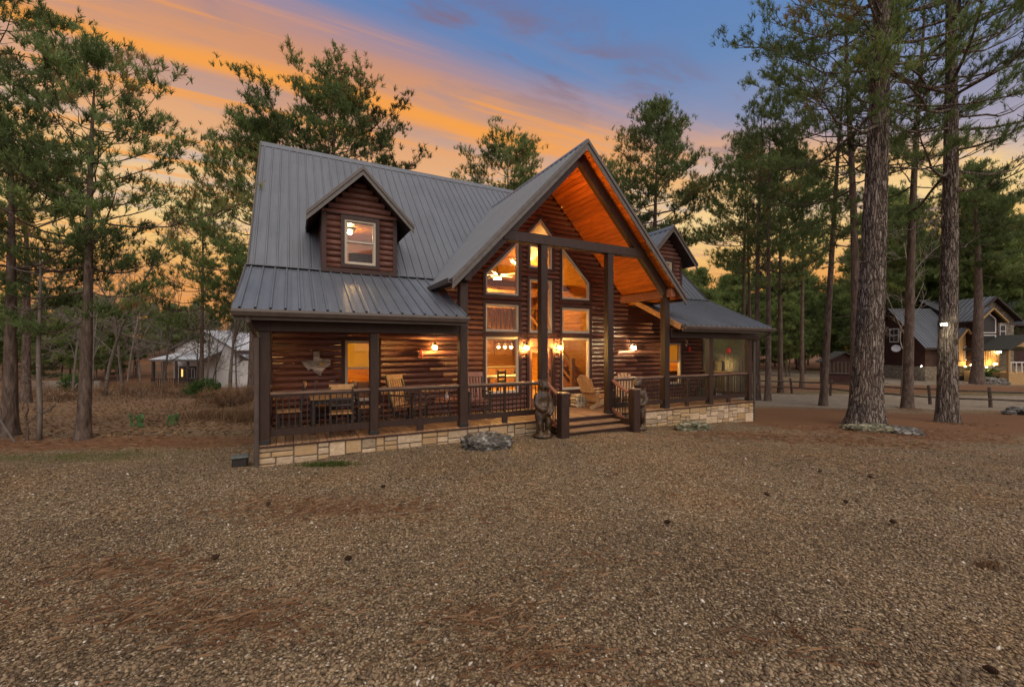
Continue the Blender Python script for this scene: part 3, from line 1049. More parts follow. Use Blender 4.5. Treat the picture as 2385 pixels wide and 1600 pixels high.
def build_roof():
    roof = slab(cabin, 'roof', [[(AL, RB + .0, zmain(RB)), (AR, RB, zmain(RB)), (AR, 2 * RB - BW + .5, zmain(BW - .5)), (AL, 2 * RB - BW + .5, zmain(BW - .5))],
                               [(AL, BW, MZ), (DORM[0] - .85, BW, MZ), (DORM[0] - .85, RB, zmain(RB)), (AL, RB, zmain(RB))],
                               [(DORM[1] + .85, BW, MZ), (AR, BW, MZ), (AR, RB, zmain(RB)), (DORM[1] + .85, RB, zmain(RB))]], .06, 'trim')
    panels(roof, AL, AR, lambda a: (a, roof_low(a), zmain(roof_low(a))), lambda a: (a, RB, zmain(RB)))
    zr = zmain(RB)
    MB().prism([(RB - .16, zr - .16 * MS + .035), (RB, zr + .05), (RB + .16, zr - .16 * MS + .035), (RB + .16, zr - .16 * MS + .02), (RB, zr + .03), (RB - .16, zr - .16 * MS + .02)], AL - .01, AR + .01, 'yz').build('ridge_cap', 'roof_metal', roof)
    for a in (AL, AR):
        MB().beam((a, BW, MZ - .055), (a, RB, zr - .055), .03, .17, (0, -1, 1)).build('rake_board', 'gutter', roof)
    # porch roofs either side of the entry
    eb = -0.40
    ez = MZ - LS * (BW - eb)
    for a0, a1, nm in ((AL - .03, 3.83, 'porch_roof'), (2 * AC - 3.83, AR + .03, 'porch_roof')):
        pr = slab(cabin, nm, [[(a0, eb + .03, ez + .03 * LS), (a1, eb + .03, ez + .03 * LS), (a1, BW, MZ), (a0, BW, MZ)]], .07, 'trim')
        panels(pr, a0, a1, lambda a: (a, eb - .02, ez - .02 * LS), lambda a: (a, BW - .015, MZ - .01))
        MB().beam((a0, BW - .03, MZ + .022), (a1, BW - .03, MZ + .022), .10, .02, (0, 0, 1)).build('break_flashing', 'roof_metal', pr)
        # gutter along the eave
        MB().prism([(eb - .13, ez - .015), (eb - .135, ez - .06), (eb - .11, ez - .13), (eb - .02, ez - .135), (eb + .02, ez - .13), (eb + .02, ez - .02), (eb + .0, ez - .02), (eb + .0, ez - .11), (eb - .09, ez - .11), (eb - .115, ez - .05), (eb - .11, ez - .015)], a0, a1, 'yz').build('gutter', 'gutter', pr)
        MB().box((a0 + .02, eb + .021, ez - .19), (a1 - .02, eb + .05, ez - .005)).build('fascia', 'gutter', pr)
        for a in (a0, a1):
            MB().beam((a, eb + .06, ez - .065), (a, BW - .04, MZ - .065), .03, .16, (0, -1, 1)).build('rake_board', 'honey' if abs(a - 10.33) < .1 else 'gutter', pr)
        # porch ceiling
        slab(pr, 'porch_ceiling', [[(a0 + .03, 0.2, ez + .6 * LS - .10), (a1 - .03, 0.2, ez + .6 * LS - .10), (a1 - .03, BW - .01, MZ - .12), (a0 + .03, BW - .01, MZ - .12)]], .02, 'chair_red')
        MB().box((a0 + .22 if a0 < 1 else a0 + .02, 0.02, 2.36), (a1 - .02 if a0 < 1 else a1 - .22, 0.17, 2.62), .01).build('header_beam', 'stain', pr)
    # entry gable
    gr = None
    bend = BW + (GZ - MZ) / MS
    quads = []
    for sgn in (-1, 1):
        e = AC + sgn * GH
        off2 = (GZ - MZ) / GS
        quads.append([(AC, GB + .02, GZ), (e, GB + .02, GZ - GS * GH), (e, BW, GZ - GS * GH), (AC + sgn * off2, BW, MZ), (AC, bend, GZ)])
    gr = slab(cabin, 'gable_roof', quads, .06, 'trim')
    for sgn in (-1, 1):
        def lo(b, s=sgn):
            o = GH + .03
            if b > BW:
                o = max(0.01, (GZ - zmain(b)) / GS)
            return (AC + s * o, b, GZ - GS * o)
        panels(gr, GB, bend, lo, lambda b: (AC, b, GZ))
        # rake boards on the front edge
        for k, (bb, hh, m) in enumerate(((GB - .025, .19, 'rake_trim'), (GB - .055, .075, 'rake_trim'))):
            p0 = (AC, bb, GZ + .03 - hh / 2 - (.0 if k else .0))
            p1 = (AC + sgn * (GH + .05), bb, GZ + .03 - hh / 2 - GS * (GH + .05))
            o = hh / 2
            up = .035
            zt0 = GZ + up
            zt1 = GZ + up - GS * (GH + .05)
            MB().prism([(AC, zt0), (AC + sgn * (GH + .05), zt1), (AC + sgn * (GH + .05), zt1 - hh * 1.3), (AC, zt0 - hh * 1.3)][::sgn], bb - .015, bb + .015).build('rake_board', m, gr)
        # tongue-and-groove soffit, running into the house
        so = MB().beam((AC + sgn * (GH - .02), GB + .03, GZ - GS * GH - .09), (AC + sgn * (GH - .02), BW - .03, GZ - GS * GH - .09), .03, .12).build('gable_soffit', 'trim', cabin)
        L = GH * math.sqrt(1 + GS * GS)
        n = int(L / 0.142)
        cx, cz = sgn / math.sqrt(1 + GS * GS), -GS / math.sqrt(1 + GS * GS)
        for i in range(n):
            t0, t1 = i * L / n, (i + 1) * L / n - .016
            q = [(AC + cx * t, GZ - .085 + cz * t) for t in (t0, t1)]
            nn = (-cz * sgn * .015, cx * sgn * .015)
            MB().prism([(q[0][0], q[0][1]), (q[1][0], q[1][1]), (q[1][0] - cz * .0, q[1][1] - .02), (q[0][0], q[0][1] - .02)], GB + .02, BW - .005).build('soffit_board', 'soffit', so)
        # rafter in the plane of the posts, purlin beam on the posts
        d = np.array((cx, 0, cz))
        nrm = np.array((-cz * sgn, 0, cx * sgn))
        p = np.array((AC, 0.10, GZ - .12)) - nrm * .13
        MB().beam(p + d * .02, p + d * (L - .25), .16, .22, tuple(nrm)).build('rafter', 'stain', cabin)
        az = AC + sgn * 3.15
        zt = GZ - GS * 3.15 - .14
        MB().box((az - .08, GB + .08, zt - .26), (az + .08, BW - .02, zt - .02), .01).build('plate_beam', 'chair_red' if sgn > 0 else 'stain', cabin)
    MB().prism([(AC - .14, GZ - .10), (AC, GZ + .055), (AC + .14, GZ - .10), (AC + .14, GZ - .115), (AC, GZ + .035), (AC - .14, GZ - .115)], GB - .02, bend, 'xz').build('ridge_cap', 'roof_metal', gr)
    # gutters on the gable's eaves
    for sgn in (-1, 1):
        e = AC + sgn * (GH + .02)
        ez2 = GZ - GS * GH
        MB().prism([(e, ez2 - .02), (e, ez2 - .12), (e + sgn * .10, ez2 - .12), (e + sgn * .12, ez2 - .05), (e + sgn * .12, ez2 - .02), (e + sgn * .10, ez2 - .02), (e + sgn * .09, ez2 - .10), (e + sgn * .02, ez2 - .10), (e + sgn * .02, ez2 - .02)], GB, 1.35).build('gutter', 'gutter', gr)
    # valley flashing lines
    for sgn in (-1, 1):
        o0 = (GZ - MZ) / GS
        MB().beam((AC + sgn * o0, BW, MZ + .035), (AC, bend, GZ + .035), .14, .012, (0, 0, 1)).build('valley_flashing', 'roof_metal', gr)
    # tie beam and posts of the entry
    MB().box((AC - 2.20, 0.00, 4.58), (AC + 2.20, 0.20, 4.82), .012).build('tie_beam', 'stain', cabin)


def build_dormers():
    for ad in DORM:
        bf = 1.98
        dw = ring(MB(), rect(ad - .86, ad + .86, 3.84, 5.22), rect(ad - .76, ad + .76, 3.94, 5.24), bf - .07, bf + .10).build('dormer_wall', 'trim', cabin)
        wn = rect(ad - .36, ad + .35, 4.06, 5.12)
        window(wn, bf, 'dormer_window', bars=(4.60,), register=False)
        lo = lambda z: ad - (0.77 if z < 5.15 else max(0.02, (DZ - .10 - z) / DS))
        hi = lambda z: ad + (0.77 if z < 5.15 else max(0.02, (DZ - .10 - z) / DS))
        fill_logs(dw, lo, hi, 6.06, 3.92, bf, [wn], 31 + int(ad))
        for sg in (-1, 1):
            a = ad + sg * .83
            MB().prism([(bf + .10, 3.86), (bf + .10, 5.34), (3.40, 5.34)], a - .03, a + .03, 'yz').build('cheek_wall', 'log', dw)
        bend = BW + (DZ - MZ) / MS
        quads = []
        for sg in (-1, 1):
            e = ad + sg * DH
            be = BW + (DZ - DS * DH - MZ) / MS
            quads.append([(ad, DB + .02, DZ), (e, DB + .02, DZ - DS * DH), (e, be, DZ - DS * DH), (ad, bend, DZ)])
        dr = slab(cabin, 'dormer_roof', quads, .07, 'dark_wood')
        for sg in (-1, 1):
            def lo2(b, s=sg):
                o = DH + .02
                z = zmain(b)
                if z > DZ - DS * o:
                    o = max(0.01, (DZ - z) / DS)
                return (ad + s * o, b, DZ - DS * o)
            panels(dr, DB, bend, lo2, lambda b: (ad, b, DZ))
            e = ad + sg * (DH + .04)
            for bb, hh, m in ((DB - .012, .20, 'rake_trim'), (DB - .042, .085, 'gutter')):
                MB().prism([(ad, DZ + .04), (e, DZ + .04 - DS * (DH + .04)), (e, DZ + .04 - DS * (DH + .04) - hh), (ad, DZ + .04 - hh)][::sg], bb - .014, bb + .014).build('rake_board', m, dr)
        MB().prism([(ad - .12, DZ - .08), (ad, DZ + .06), (ad + .12, DZ - .08), (ad + .12, DZ - .095), (ad, DZ + .04), (ad - .12, DZ - .095)], DB - .02, bend).build('ridge_cap', 'roof_metal', dr)


POSTS = [(0.10, .165), (2.0, .165), (3.91, .19), (6.0, .19), (8.08, .19), (10.18, .19), (12.11, .165), (14.05, .165)]


def build_porch():
    # posts
    for i, (a, wd) in enumerate(POSTS):
        zt = 2.36
        if i in (2, 5):
            zt = GZ - GS * 3.15 - .40
        if i in (3, 4):
            zt = 4.58
        MB().box((a - wd / 2, .1 - wd / 2, ZD), (a + wd / 2, .1 + wd / 2, zt), .012).build('post', 'stain', cabin)
        MB().box((a - wd / 2 - .006, .1 - wd / 2 - .006, ZD), (a + wd / 2 + .006, .1 + wd / 2 + .006, ZD + .10), .01).build('post_base', 'metal_black', cabin)
    # deck: joist frame with boards
    deck = MB().box((0.0, 0.055, ZD - .19), (AE, 0.09, ZD - .035)).box((0.02, .10, ZD - .15), (AE - .02, BW, ZD - .04)).build('deck', 'stain', cabin)
    n = 100
    bwid = AE / n
    me = MB().box((0, -.008, ZD - .014), (bwid - .008, BW - .03, ZD + .008), .004)
    first = None
    for i in range(n):
        if first is None:
            o = me.build('deck_board', 'deckwood', deck)
            first = o.data
        else:
            o = link('deck_board', first, deck)
        o.location = (i * bwid, RNG.uniform(-.004, .004), RNG.uniform(-.002, .001))
    # dark band board at the deck's edge
    MB().box((-.01, -.016, ZD - .040), (AE + .01, .004, ZD - .016), .006).build('band_board', 'trim', deck)
    # railings
    def railing(p, q, mid):
        p, q = np.array(p, float), np.array(q, float)
        L = np.linalg.norm(q - p)
        d = (q - p) / L
        r = MB().beam((*p, 1.235), (*q, 1.235), .095, .042).build('railing', 'rail_wood', cabin)
        MB().beam((*p, 1.19), (*q, 1.19), .045, .045).build('sub_rail', 'stain', r)
        MB().beam((*p, .515), (*q, .515), .05, .13).build('bottom_rail', 'stain', r)
        k = max(2, int(round(L / 0.105)))
        bm_ = None
        for i in range(1, k):
            if mid and i == k // 2:
                continue
            c = p + d * (L * i / k)
            if bm_ is None:
                o = MB().box((-.0085, -.0085, .575), (.0085, .0085, 1.17)).build('baluster', 'metal_black', r)
                bm_ = o.data
            else:
                o = link('baluster', bm_, r)
            o.location = (c[0], c[1], 0)
            o.rotation_euler = (0, 0, math.atan2(d[1], d[0]))
        if mid:
            c = p + d * (L * (k // 2) / k)
            MB().box((c[0] - .028, c[1] - .028, ZD), (c[0] + .028, c[1] + .028, 1.17), .004).build('mid_post', 'stain', r)
            MB().box((c[0] - .065, c[1] - .03, ZD + .002), (c[0] + .065, c[1] + .03, .455), .004).build('support_block', 'stain', r)
    for i, j in ((0, 1), (1, 2), (2, 3), (4, 5), (5, 6), (6, 7)):
        a0, w0 = POSTS[i]
        a1, w1 = POSTS[j]
        railing((a0 + w0 / 2, .1), (a1 - w1 / 2, .1), j not in (1,))
    railing((14.05, .19), (14.05, BW - .06), True)
    railing((0.10, .19), (0.10, BW - .06), True)
    # steps
    st = MB().box((6.12, -.62, -.12), (6.17, -.005, ZD - .04)).box((8.10, -.62, -.12), (8.15, -.005, ZD - .04)).build('steps', 'stain', cabin)
    for k, (b1, zt) in enumerate(((-.005, .215), (-.30, .115))):
        MB().box((6.08, b1 - .33, zt - .045), (8.19, b1 - .03, zt), .008).build('tread', 'deckwood', st)
        MB().box((6.175, b1 - .29, zt - .15), (8.095, b1 - .26, zt - .047)).build('riser', 'stain', st)
    MB().box((6.1, -.004, ZD - .13), (8.17, .0155, ZD - .042)).build('riser', 'stain', st)
    for a, zg in ((6.07, -.02), (8.25, -.06)):
        nb = MB().box((a - .11, -.79, zg - .1), (a + .11, -.57, 1.00), .015).build('newel_post', 'stain', cabin)
        MB().box((a - .118, -.798, 1.0), (a + .118, -.562, 1.045), .012).build('cap', 'rail_wood', nb)
        a2 = a - .02 if a < 7 else a - .12
        hr = MB().beam((a2, 0.0, 1.20), (a2, -.57, .93), .09, .05).build('stair_rail', 'chair_red', cabin)
        MB().beam((a2, 0.0, .44), (a2, -.57, .19), .045, .09).build('bottom_rail', 'chair_red', hr)
        for i in range(1, 6):
            t = i / 6
            MB().box((a2 - .0085, -.57 * t - .0085, .46 - .25 * t), (a2 + .0085, -.57 * t + .0085, 1.18 - .27 * t)).build('baluster', 'metal_black', hr)
    # clear weather curtain on the right-hand end of the porch
    pc = MB().box((AE - .02, .2, .60), (AE - .014, BW - .07, 2.40)).build('weather_curtain', 'vinyl', cabin)
    MB().box((AE - .03, .185, .6), (AE - .004, .205, 2.40)).build('edge_batten', 'paper_white', pc)
    MB().box((AE - .03, .185, 2.40), (AE - .004, BW - .06, 2.43)).build('edge_batten', 'paper_white', pc)
    # downspouts
    MB().tube([(-.12, -.42, 2.60), (-.12, -.42, 2.52), (-.02, -.02, 2.25), (-.02, -.02, -.02), (-.04, -.14, -.06)], .042, 8).build('downspout', 'gutter', cabin)
    MB().tube([(AE + .2, -.42, 2.60), (AE + .2, -.42, 2.52), (AE + .05, .02, 2.28), (AE + .05, .02, -.38)], .042, 8).build('downspout', 'gutter', cabin)
    # stone skirt
    fo = MB().box((0.06, 0.05, -.75), (AE - .06, 0.13, ZD - .044)).box((0.06, .13, -.75), (.14, BW, ZD - .125)).box((AE - .14, .13, -.75), (AE - .06, BW, ZD - .125)).build('stone_skirt', 'chinking', cabin)
    rr = random.Random(5)
    cells = []
    def split(a0, a1, z0, z1):
        wv, hv = a1 - a0, z1 - z0
        lim = rr.uniform(.26, .50)
        if wv > lim * 1.35 and wv > hv * .9:
            c = a0 + wv * rr.uniform(.36, .64)
            split(a0, c, z0, z1)
            split(c, a1, z0, z1)
        elif hv > rr.uniform(.16, .34) and hv > .17:
            c = z0 + hv * rr.uniform(.38, .62)
            split(a0, a1, z0, c)
            split(a0, a1, c, z1)
        else:
            cells.append((a0, a1, z0, z1))
    a = 0.0
    while a < AE - .01:
        e = min(AE, a + rr.uniform(.75, 1.1))
        if AE - e < .3:
            e = AE
        zb = -.62 if a > 8.5 else -.2
        split(a, e, zb, ZD - .042)
        a = e
    k = 0
    for (a0, a1, z0, z1) in cells:
        if 6.12 < (a0 + a1) / 2 < 8.15:
            continue
        x, y, _ = HW((a0 + a1) / 2, 0)
        if z1 < gzf(x, y) - .03:
            continue
        g = .009
        pr = rr.uniform(.0, .028)
        MB().box((a0 + g, .02 - pr, z0 + g), (a1 - g, .052, z1 - g), .012).build('stone', 'stone', fo)
    for e, s in ((AE, 1), (0, -1)):
        for i in range(7):
            for z0, z1 in ((-.62, -.36), (-.36, -.06), (-.06, ZD - .125)):
                b0 = .06 + i * .275 + (.09 if z0 > -.4 and z0 < -.2 else 0)
                MB().box((e - s * .065, b0 + .006, z0 + .006), (e - s * rr.uniform(.02, .04), b0 + .268, z1 - .006), .012).build('stone', 'stone', fo)


def build_interior():
    # floor and shells
    MB().box((0.2, BW + .125, ZD - .06), (AE - .2, 2 * RB - BW - .04, ZD - .01)).build('interior_floor', 'honey', cabin)
    XL, XR, YB = 4.2, 10.0, 9.3
    ceil = lambda a: GZ - .16 - GS * abs(a - AC)
    # right wall planks (seen through the right-hand windows) and back wall planks
    for nm, ax, rng in (('side_lining', XR, (BW + .13, YB)), ('side_lining', XL, (BW + .13, YB))):
        zt = ceil(ax)
        s = 1 if ax > 7 else -1
        wl = MB().box((ax + s * .03, rng[0], ZD), (ax + s * .06, rng[1], zt)).build(nm, 'plank', cabin)
        z = ZD
        while z < zt - .05:
            z1 = min(z + .15, zt)
            MB().box((ax, rng[0], z + .003), (ax + s * .028, rng[1], z1 - .003), .004).build('plank', 'plank', wl)
            z += .15
    bwall = MB().box((XL, YB + .03, ZD), (XR, YB + .06, GZ)).build('rear_lining', 'plank', cabin)
    z = ZD
    while z < GZ - .3:
        hw = 2.9 if z + .15 < ceil(XL) else max(.1, (GZ - .1 - z - .15) / GS)
        MB().box((AC - min(hw, AC - XL), YB, z + .003), (AC + min(hw, XR - AC), YB + .028, z + .147), .004).build('plank', 'plank', bwall)
        z += .15
    for sg in (-1, 1):
        MB().prism([(AC, GZ - .13), (AC + sg * 2.95, GZ - .13 - GS * 2.95), (AC + sg * 2.95, GZ - .16 - GS * 2.95), (AC, GZ - .16)][::sg], BW + .12, YB).build('vaulted_ceiling', 'plank', cabin)
    MB().box((AC - .09, BW + .12, GZ - .45), (AC + .09, YB, GZ - .17)).build('ridge_beam', 'chair_wood', cabin)
    for b in (4.4, 6.6):
        MB().box((AC - 2.7, b - .09, 4.2), (AC + 2.7, b + .09, 4.42)).build('ceiling_tie', 'chair_wood', cabin)
    # loft at the back with its balustrade
    loft = MB().box((XL, 6.9, 2.62), (XR, YB, 2.86)).build('loft_floor', 'chair_wood', cabin)
    MB().box((XL, 6.9, 3.72), (XR, 6.98, 3.80)).build('loft_rail', 'chair_wood', loft)
    for i in range(28):
        a = XL + .1 + i * .205
        MB().box((a - .018, 6.92, 2.86), (a + .018, 6.955, 3.72)).build('loft_baluster', 'dark_wood', loft)
    # staircase seen through the right-hand window: climbs towards the left rear
    st = MB().beam((9.05, 3.1, .55), (9.05, 6.9, 3.0), .05, .28).beam((9.93, 3.1, .55), (9.93, 6.9, 3.0), .05, .28).build('staircase', 'chair_red', cabin)
    for i in range(13):
        b = 3.1 + i * .292
        z = .50 + i * .178
        MB().box((9.07, b, z - .045), (9.91, b + .30, z), .004).build('tread', 'chair_wood', st)
        MB().box((9.08, b + .27, z + .001), (9.90, b + .285, z + .13)).build('riser', 'chair_red', st)
    MB().box((8.96, 3.0, ZD), (9.10, 3.14, 1.72), .012).build('newel', 'chair_wood', st)
    MB().beam((9.03, 3.14, 1.52), (9.03, 6.9, 3.95), .07, .09).build('handrail', 'chair_wood', st)
    MB().beam((9.03, 3.14, .98), (9.03, 6.9, 3.42), .05, .06).build('lower_rail', 'chair_wood', st)
    # bedrooms and dormer rooms
    for a0, a1 in ((0.2, 4.1), (10.15, AE - .2)):
        br = MB().box((a0, 5.6, ZD), (a1, 5.66, 2.9)).box((a0 - .04, BW + .13, ZD), (a0 + .0, 5.6, 2.9)).box((a1, BW + .13, ZD), (a1 + .04, 5.6, 2.9)).box((a0, BW + .13, 2.82), (a1, 5.6, 2.88)).build('bedroom_lining', 'plank', cabin)
    for ad in DORM:
        MB().box((ad - .79, 4.9, 3.9), (ad + .79, 4.95, 5.26)).box((ad - .80, 2.1, 3.85), (ad - .785, 4.9, 5.26)).box((ad + .785, 2.1, 3.85), (ad + .80, 4.9, 5.26)).box((ad - .79, 2.1, 5.24), (ad + .79, 4.9, 5.28)).box((ad - .79, 2.1, 3.82), (ad + .79, 4.9, 3.87)).build('dormer_lining', 'plank', cabin)


build_walls()
build_roof()
build_dormers()
build_porch()
build_interior()

# ------------------------------------------------------------------ lamps
emis('bulb_warm', (1.0, 0.57, 0.16), 800.0)
emis('bulb_amber', (1.0, 0.55, 0.14), 1200.0)
emis('bulb_pale', (1.0, 0.84, 0.48), 750.0)
emis('globe', (1.0, 0.60, 0.16), 620.0)
emis('globe_soft', (1.0, 0.60, 0.23), 200.0)
emis('far_lamp', (1.0, 0.62, 0.22), 220.0)
emis('far_glow', (1.0, 0.55, 0.15), 1.2)
emis('bed_lamp', (1.0, 0.60, 0.18), 230.0)
emis('far_white', (1.0, 0.93, 0.70), 300.0)


def porch_thing(name, label, cat, a, b, z, rot=0.0, group=None):
    return thing(name, label, cat, HW(a, b, z), TH + rot, group)


def sconce(a, label, bulb):
    t = porch_thing('wall_lantern', label, 'lantern', a, BW - .062, 2.10, 0, 'lanterns on the front wall')
    MB().box((-.055, -.012, -.06), (.055, .022, .10), .008).build('back_plate', 'metal_black', t)
    MB().tube([(0, -.01, .07), (0, -.10, .13), (0, -.13, .10)], .010, 6).build('arm', 'metal_black', t)
    MB().lathe([(.006, .105), (.025, .095), (.052, .06), (.055, .052), (.02, .055)], 12, (0, -.13, 0)).build('cap', 'metal_black', t, True)
    for k in range(4):
        x, y = .055 * math.cos(k * math.pi / 2 + .78), .055 * math.sin(k * math.pi / 2 + .78)
        MB().box((x - .005, -.13 + y - .005, -.10), (x + .005, -.13 + y + .005, .05)).build('cage_bar', 'metal_black', t)
    MB().lathe([(.065, -.112), (.065, -.10), (.03, -.10), (.03, -.112)], 10, (0, -.13, 0)).build('base_ring', 'metal_black', t)
    MB().ball((0, -.13, -.03), (.036, .036, .05), 10, 6).build('bulb', bulb, t, True)


sconce(3.81, 'lit black lantern on the log wall between the pepper ornament and the entry', 'bulb_warm')
sconce(6.53, 'lit lantern on the logs left of the front door', 'bulb_amber')
sconce(7.69, 'lit lantern on the logs right of the front door', 'bulb_amber')
sconce(10.63, 'lit lantern with pale light on the log wall right of the entry', 'bulb_pale')

# added up-lights, unseen behind the tie beam, put in to make the soffit glow
for sgn, sd in ((-1, 'left'), (1, 'right')):
    t = porch_thing('added_uplight', 'added unseen up-light behind the entry tie beam, %s end, lighting the soffit' % sd, 'light', AC + sgn * 0.75, .275, 4.66)
    MB().box((-.05, -.075, .0), (.05, .06, .03), .006).build('base', 'metal_black', t)
    MB().lathe([(.05, .03), (.055, .09), (.048, .09), (.04, .035)], 12).build('can', 'metal_black', t)
    sp = bpy.data.lights.new('soffit_fill_light', 'SPOT')
    sp.energy = 95
    sp.color = (1.0, 0.40, 0.08)
    sp.spot_size = R(125)
    sp.spot_blend = .8
    sp.shadow_soft_size = .08
    so_ = link('soffit_fill_light', sp, t, (0, 0, .10))
    so_.rotation_euler = Vector((-sgn * .75, .15, -1.0)).to_track_quat('-Z', 'Y').to_euler()
    so_.rotation_euler = Vector((-sgn * 1.0, -.12, .75)).to_track_quat('-Z', 'Y').to_euler()

# ------------------------------------------------------------------ indoors, seen through the glass
t = porch_thing('pendant_light_bar', 'bright row of glass pendants seen through the lower left entry window', 'pendant light', 8.25, 6.4, 2.12)
MB().box((-.55, -.03, .16), (.55, .03, .20)).build('bar', 'metal_black', t)
MB().tube([(0, 0, .2), (0, 0, .49)], .012, 6).build('stem', 'metal_black', t)
for k in range(4):
    x = -.42 + k * .28
    MB().lathe([(.02, .16), (.05, .12), (.085, .0), (.08, .0), (.045, .11)], 10, (x, 0, 0)).build('shade', 'paper_white', t)
    MB().ball((x, 0, .02), (.055, .055, .07)).build('bulb', 'globe', t, True)

t = porch_thing('ceiling_fan', 'pale bladed ceiling fan with a lamp seen through the upper left entry window', 'ceiling fan', 7.3, 5.4, 4.75)
MB().tube([(0, 0, .1), (0, 0, 2.02)], .02, 8).build('down_rod', 'metal_black', t)
MB().lathe([(.02, .12), (.12, .10), (.14, .0), (.10, -.06)], 12).build('motor', 'dark_wood', t)
for k in range(5):
    g = k * math.tau / 5 + .3
    c, s = math.cos(g), math.sin(g)
    f = lambda r, q, z: (r * c - q * s, r * s + q * c, z)
    MB().add([f(.13, -.04, .02), f(.75, -.08, .05), f(.78, .07, .02), f(.13, .04, .02), f(.13, -.04, .03), f(.75, -.08, .06), f(.78, .07, .03), f(.13, .04, .03)],
             [(3, 2, 1, 0), (4, 5, 6, 7), (0, 1, 5, 4), (1, 2, 6, 5), (2, 3, 7, 6), (3, 0, 4, 7)]).build('blade', 'paper_white', t)
MB().ball((0, 0, -.14), (.13, .13, .10), 12, 8).build('globe', 'globe', t, True)

t = porch_thing('antler_chandelier', 'antler chandelier with small lamps seen through the narrow upper entry window', 'chandelier', 8.25, 5.3, 5.25)
MB().tube([(0, 0, .1), (0, 0, .72)], .012, 6).build('chain', 'metal_black', t)
rr = random.Random(3)
for k in range(7):
    g = k * math.tau / 7
    c, s = math.cos(g), math.sin(g)
    MB().tube([(0, 0, 0), (.2 * c, .2 * s, -.06), (.36 * c, .36 * s, .04), (.44 * c, .44 * s, .22)], [.03, .026, .02, .008], 6).tube([(.3 * c, .3 * s, 0), (.34 * c - .1 * s, .34 * s + .1 * c, .14)], [.018, .006], 5).build('antler', 'sign_wood', t)
    MB().ball((.33 * c, .33 * s, .12), (.03, .03, .05)).build('bulb', 'globe_soft', t, True)

t = porch_thing('dining_table_indoors', 'pale-topped table seen through the lower left entry window', 'table', 7.3, 4.9, ZD)
MB().box((-.9, -.45, .72), (.9, .45, .77), .01).build('table_top', 'counter', t)
for sx in (-.75, .75):
    for sy in (-.35, .35):
        MB().box((sx - .05, sy - .05, 0), (sx + .05, sy + .05, .72)).build('leg', 'chair_wood', t)
for k, (a, b, ro, lb) in enumerate(((6.75, 4.2, 20, 'dark chair at the near side of the indoor table, left one'), (7.75, 4.2, -10, 'dark chair at the near side of the indoor table, right one'))):
    t = porch_thing('indoor_chair', lb, 'chair', a, b, ZD, R(ro))
    MB().box((-.21, -.2, .44), (.21, .2, .48), .01).build('seat', 'chair_wood', t)
    for sx in (-.18, .18):
        MB().box((sx - .02, -.2, 0), (sx + .02, -.16, 1.02)).build('back_post', 'dark_wood', t)
        MB().box((sx - .02, .16, 0), (sx + .02, .2, .44)).build('leg', 'dark_wood', t)
    for z in (.6, .75, .9):
        MB().box((-.16, -.19, z), (.16, -.17, z + .08)).build('back_slat', 'dark_wood', t)
t = porch_thing('table_centrepiece', 'dark bowl standing on the indoor table', 'bowl', 7.9, 4.9, ZD + .77)
MB().lathe([(.05, 0), (.16, .08), (.2, .14), (.18, .14), (.06, .03)], 14).build('bowl', 'dark_wood', t, True)
t = porch_thing('kitchen_cabinets', 'wooden kitchen cabinets and counter at the back of the lit room', 'cabinets', 7.6, 8.95, ZD)
MB().box((-1.6, -.28, .0), (2.2, .30, .88), .01).build('base_unit', 'chair_wood', t)
MB().box((-1.62, -.32, .882), (2.22, .30, .93), .006).build('countertop', 'counter', t)
for k in range(4):
    MB().box((-1.55 + k * .93, -.02, 1.45), (-.66 + k * .93, .30, 2.15), .008).build('wall_cabinet', 'honey', t)
    MB().box((-1.5 + k * .93, -.30, .1), (-.7 + k * .93, -.283, .82), .006).build('cabinet_door', 'honey', t)
t = porch_thing('dark_wall_hanging', 'dark green hanging at the left of the lower left entry window', 'wall hanging', 6.85, 6.0, ZD)
MB().box((-.22, -.03, 0.05), (.22, .03, 2.0), .01).build('cloth', 'fabric_grey', t)
MB().box((-.28, -.04, 0), (.28, .04, .05)).build('base', 'dark_wood', t)
t = porch_thing('framed_picture', 'framed picture on the loft wall seen through the upper left entry window', 'picture', 8.3, 9.285, 4.35)
ring(MB(), rect(-.5, .5, -.4, .4), rect(-.42, .42, -.32, .32), -.03, .0).build('picture_frame', 'dark_wood', t)
MB().box((-.42, -.015, -.32), (.42, -.005, .32)).build('picture_panel', 'rail_wood', t)
for k, (a, lb) in enumerate(((2.0, 'bed with a yellow pillow behind the left porch window'), (12.9, 'bed with a yellow pillow behind the right porch window'))):
    t = porch_thing('bed', lb, 'bed', a, 3.5, ZD)
    MB().box((-.7, -.9, .12), (.7, 1.0, .52), .06).build('mattress', 'chair_red', t)
    MB().box((-.72, -1.0, 0), (.72, -.92, .9), .02).build('headboard', 'chair_wood', t)
    MB().ball((-.18, -.72, .66), (.36, .16, .20), 12, 8).build('pillow', 'pillow', t, True)
    t = porch_thing('table_lamp', 'bedroom lamp behind the %s porch window' % ('left' if k == 0 else 'right'), 'lamp', a + (-1.35 if k == 0 else -1.9), 3.0, ZD)
    MB().box((-.2, -.2, 0), (.2, .2, .6), .01).build('stand', 'chair_wood', t)
    MB().lathe([(.08, .6), (.03, .66), (.02, .9)], 10).build('lamp_base', 'dark_wood', t)
    MB().ball((0, 0, 1.05), (.16, .16, .15)).build('shade', 'bed_lamp', t, True)
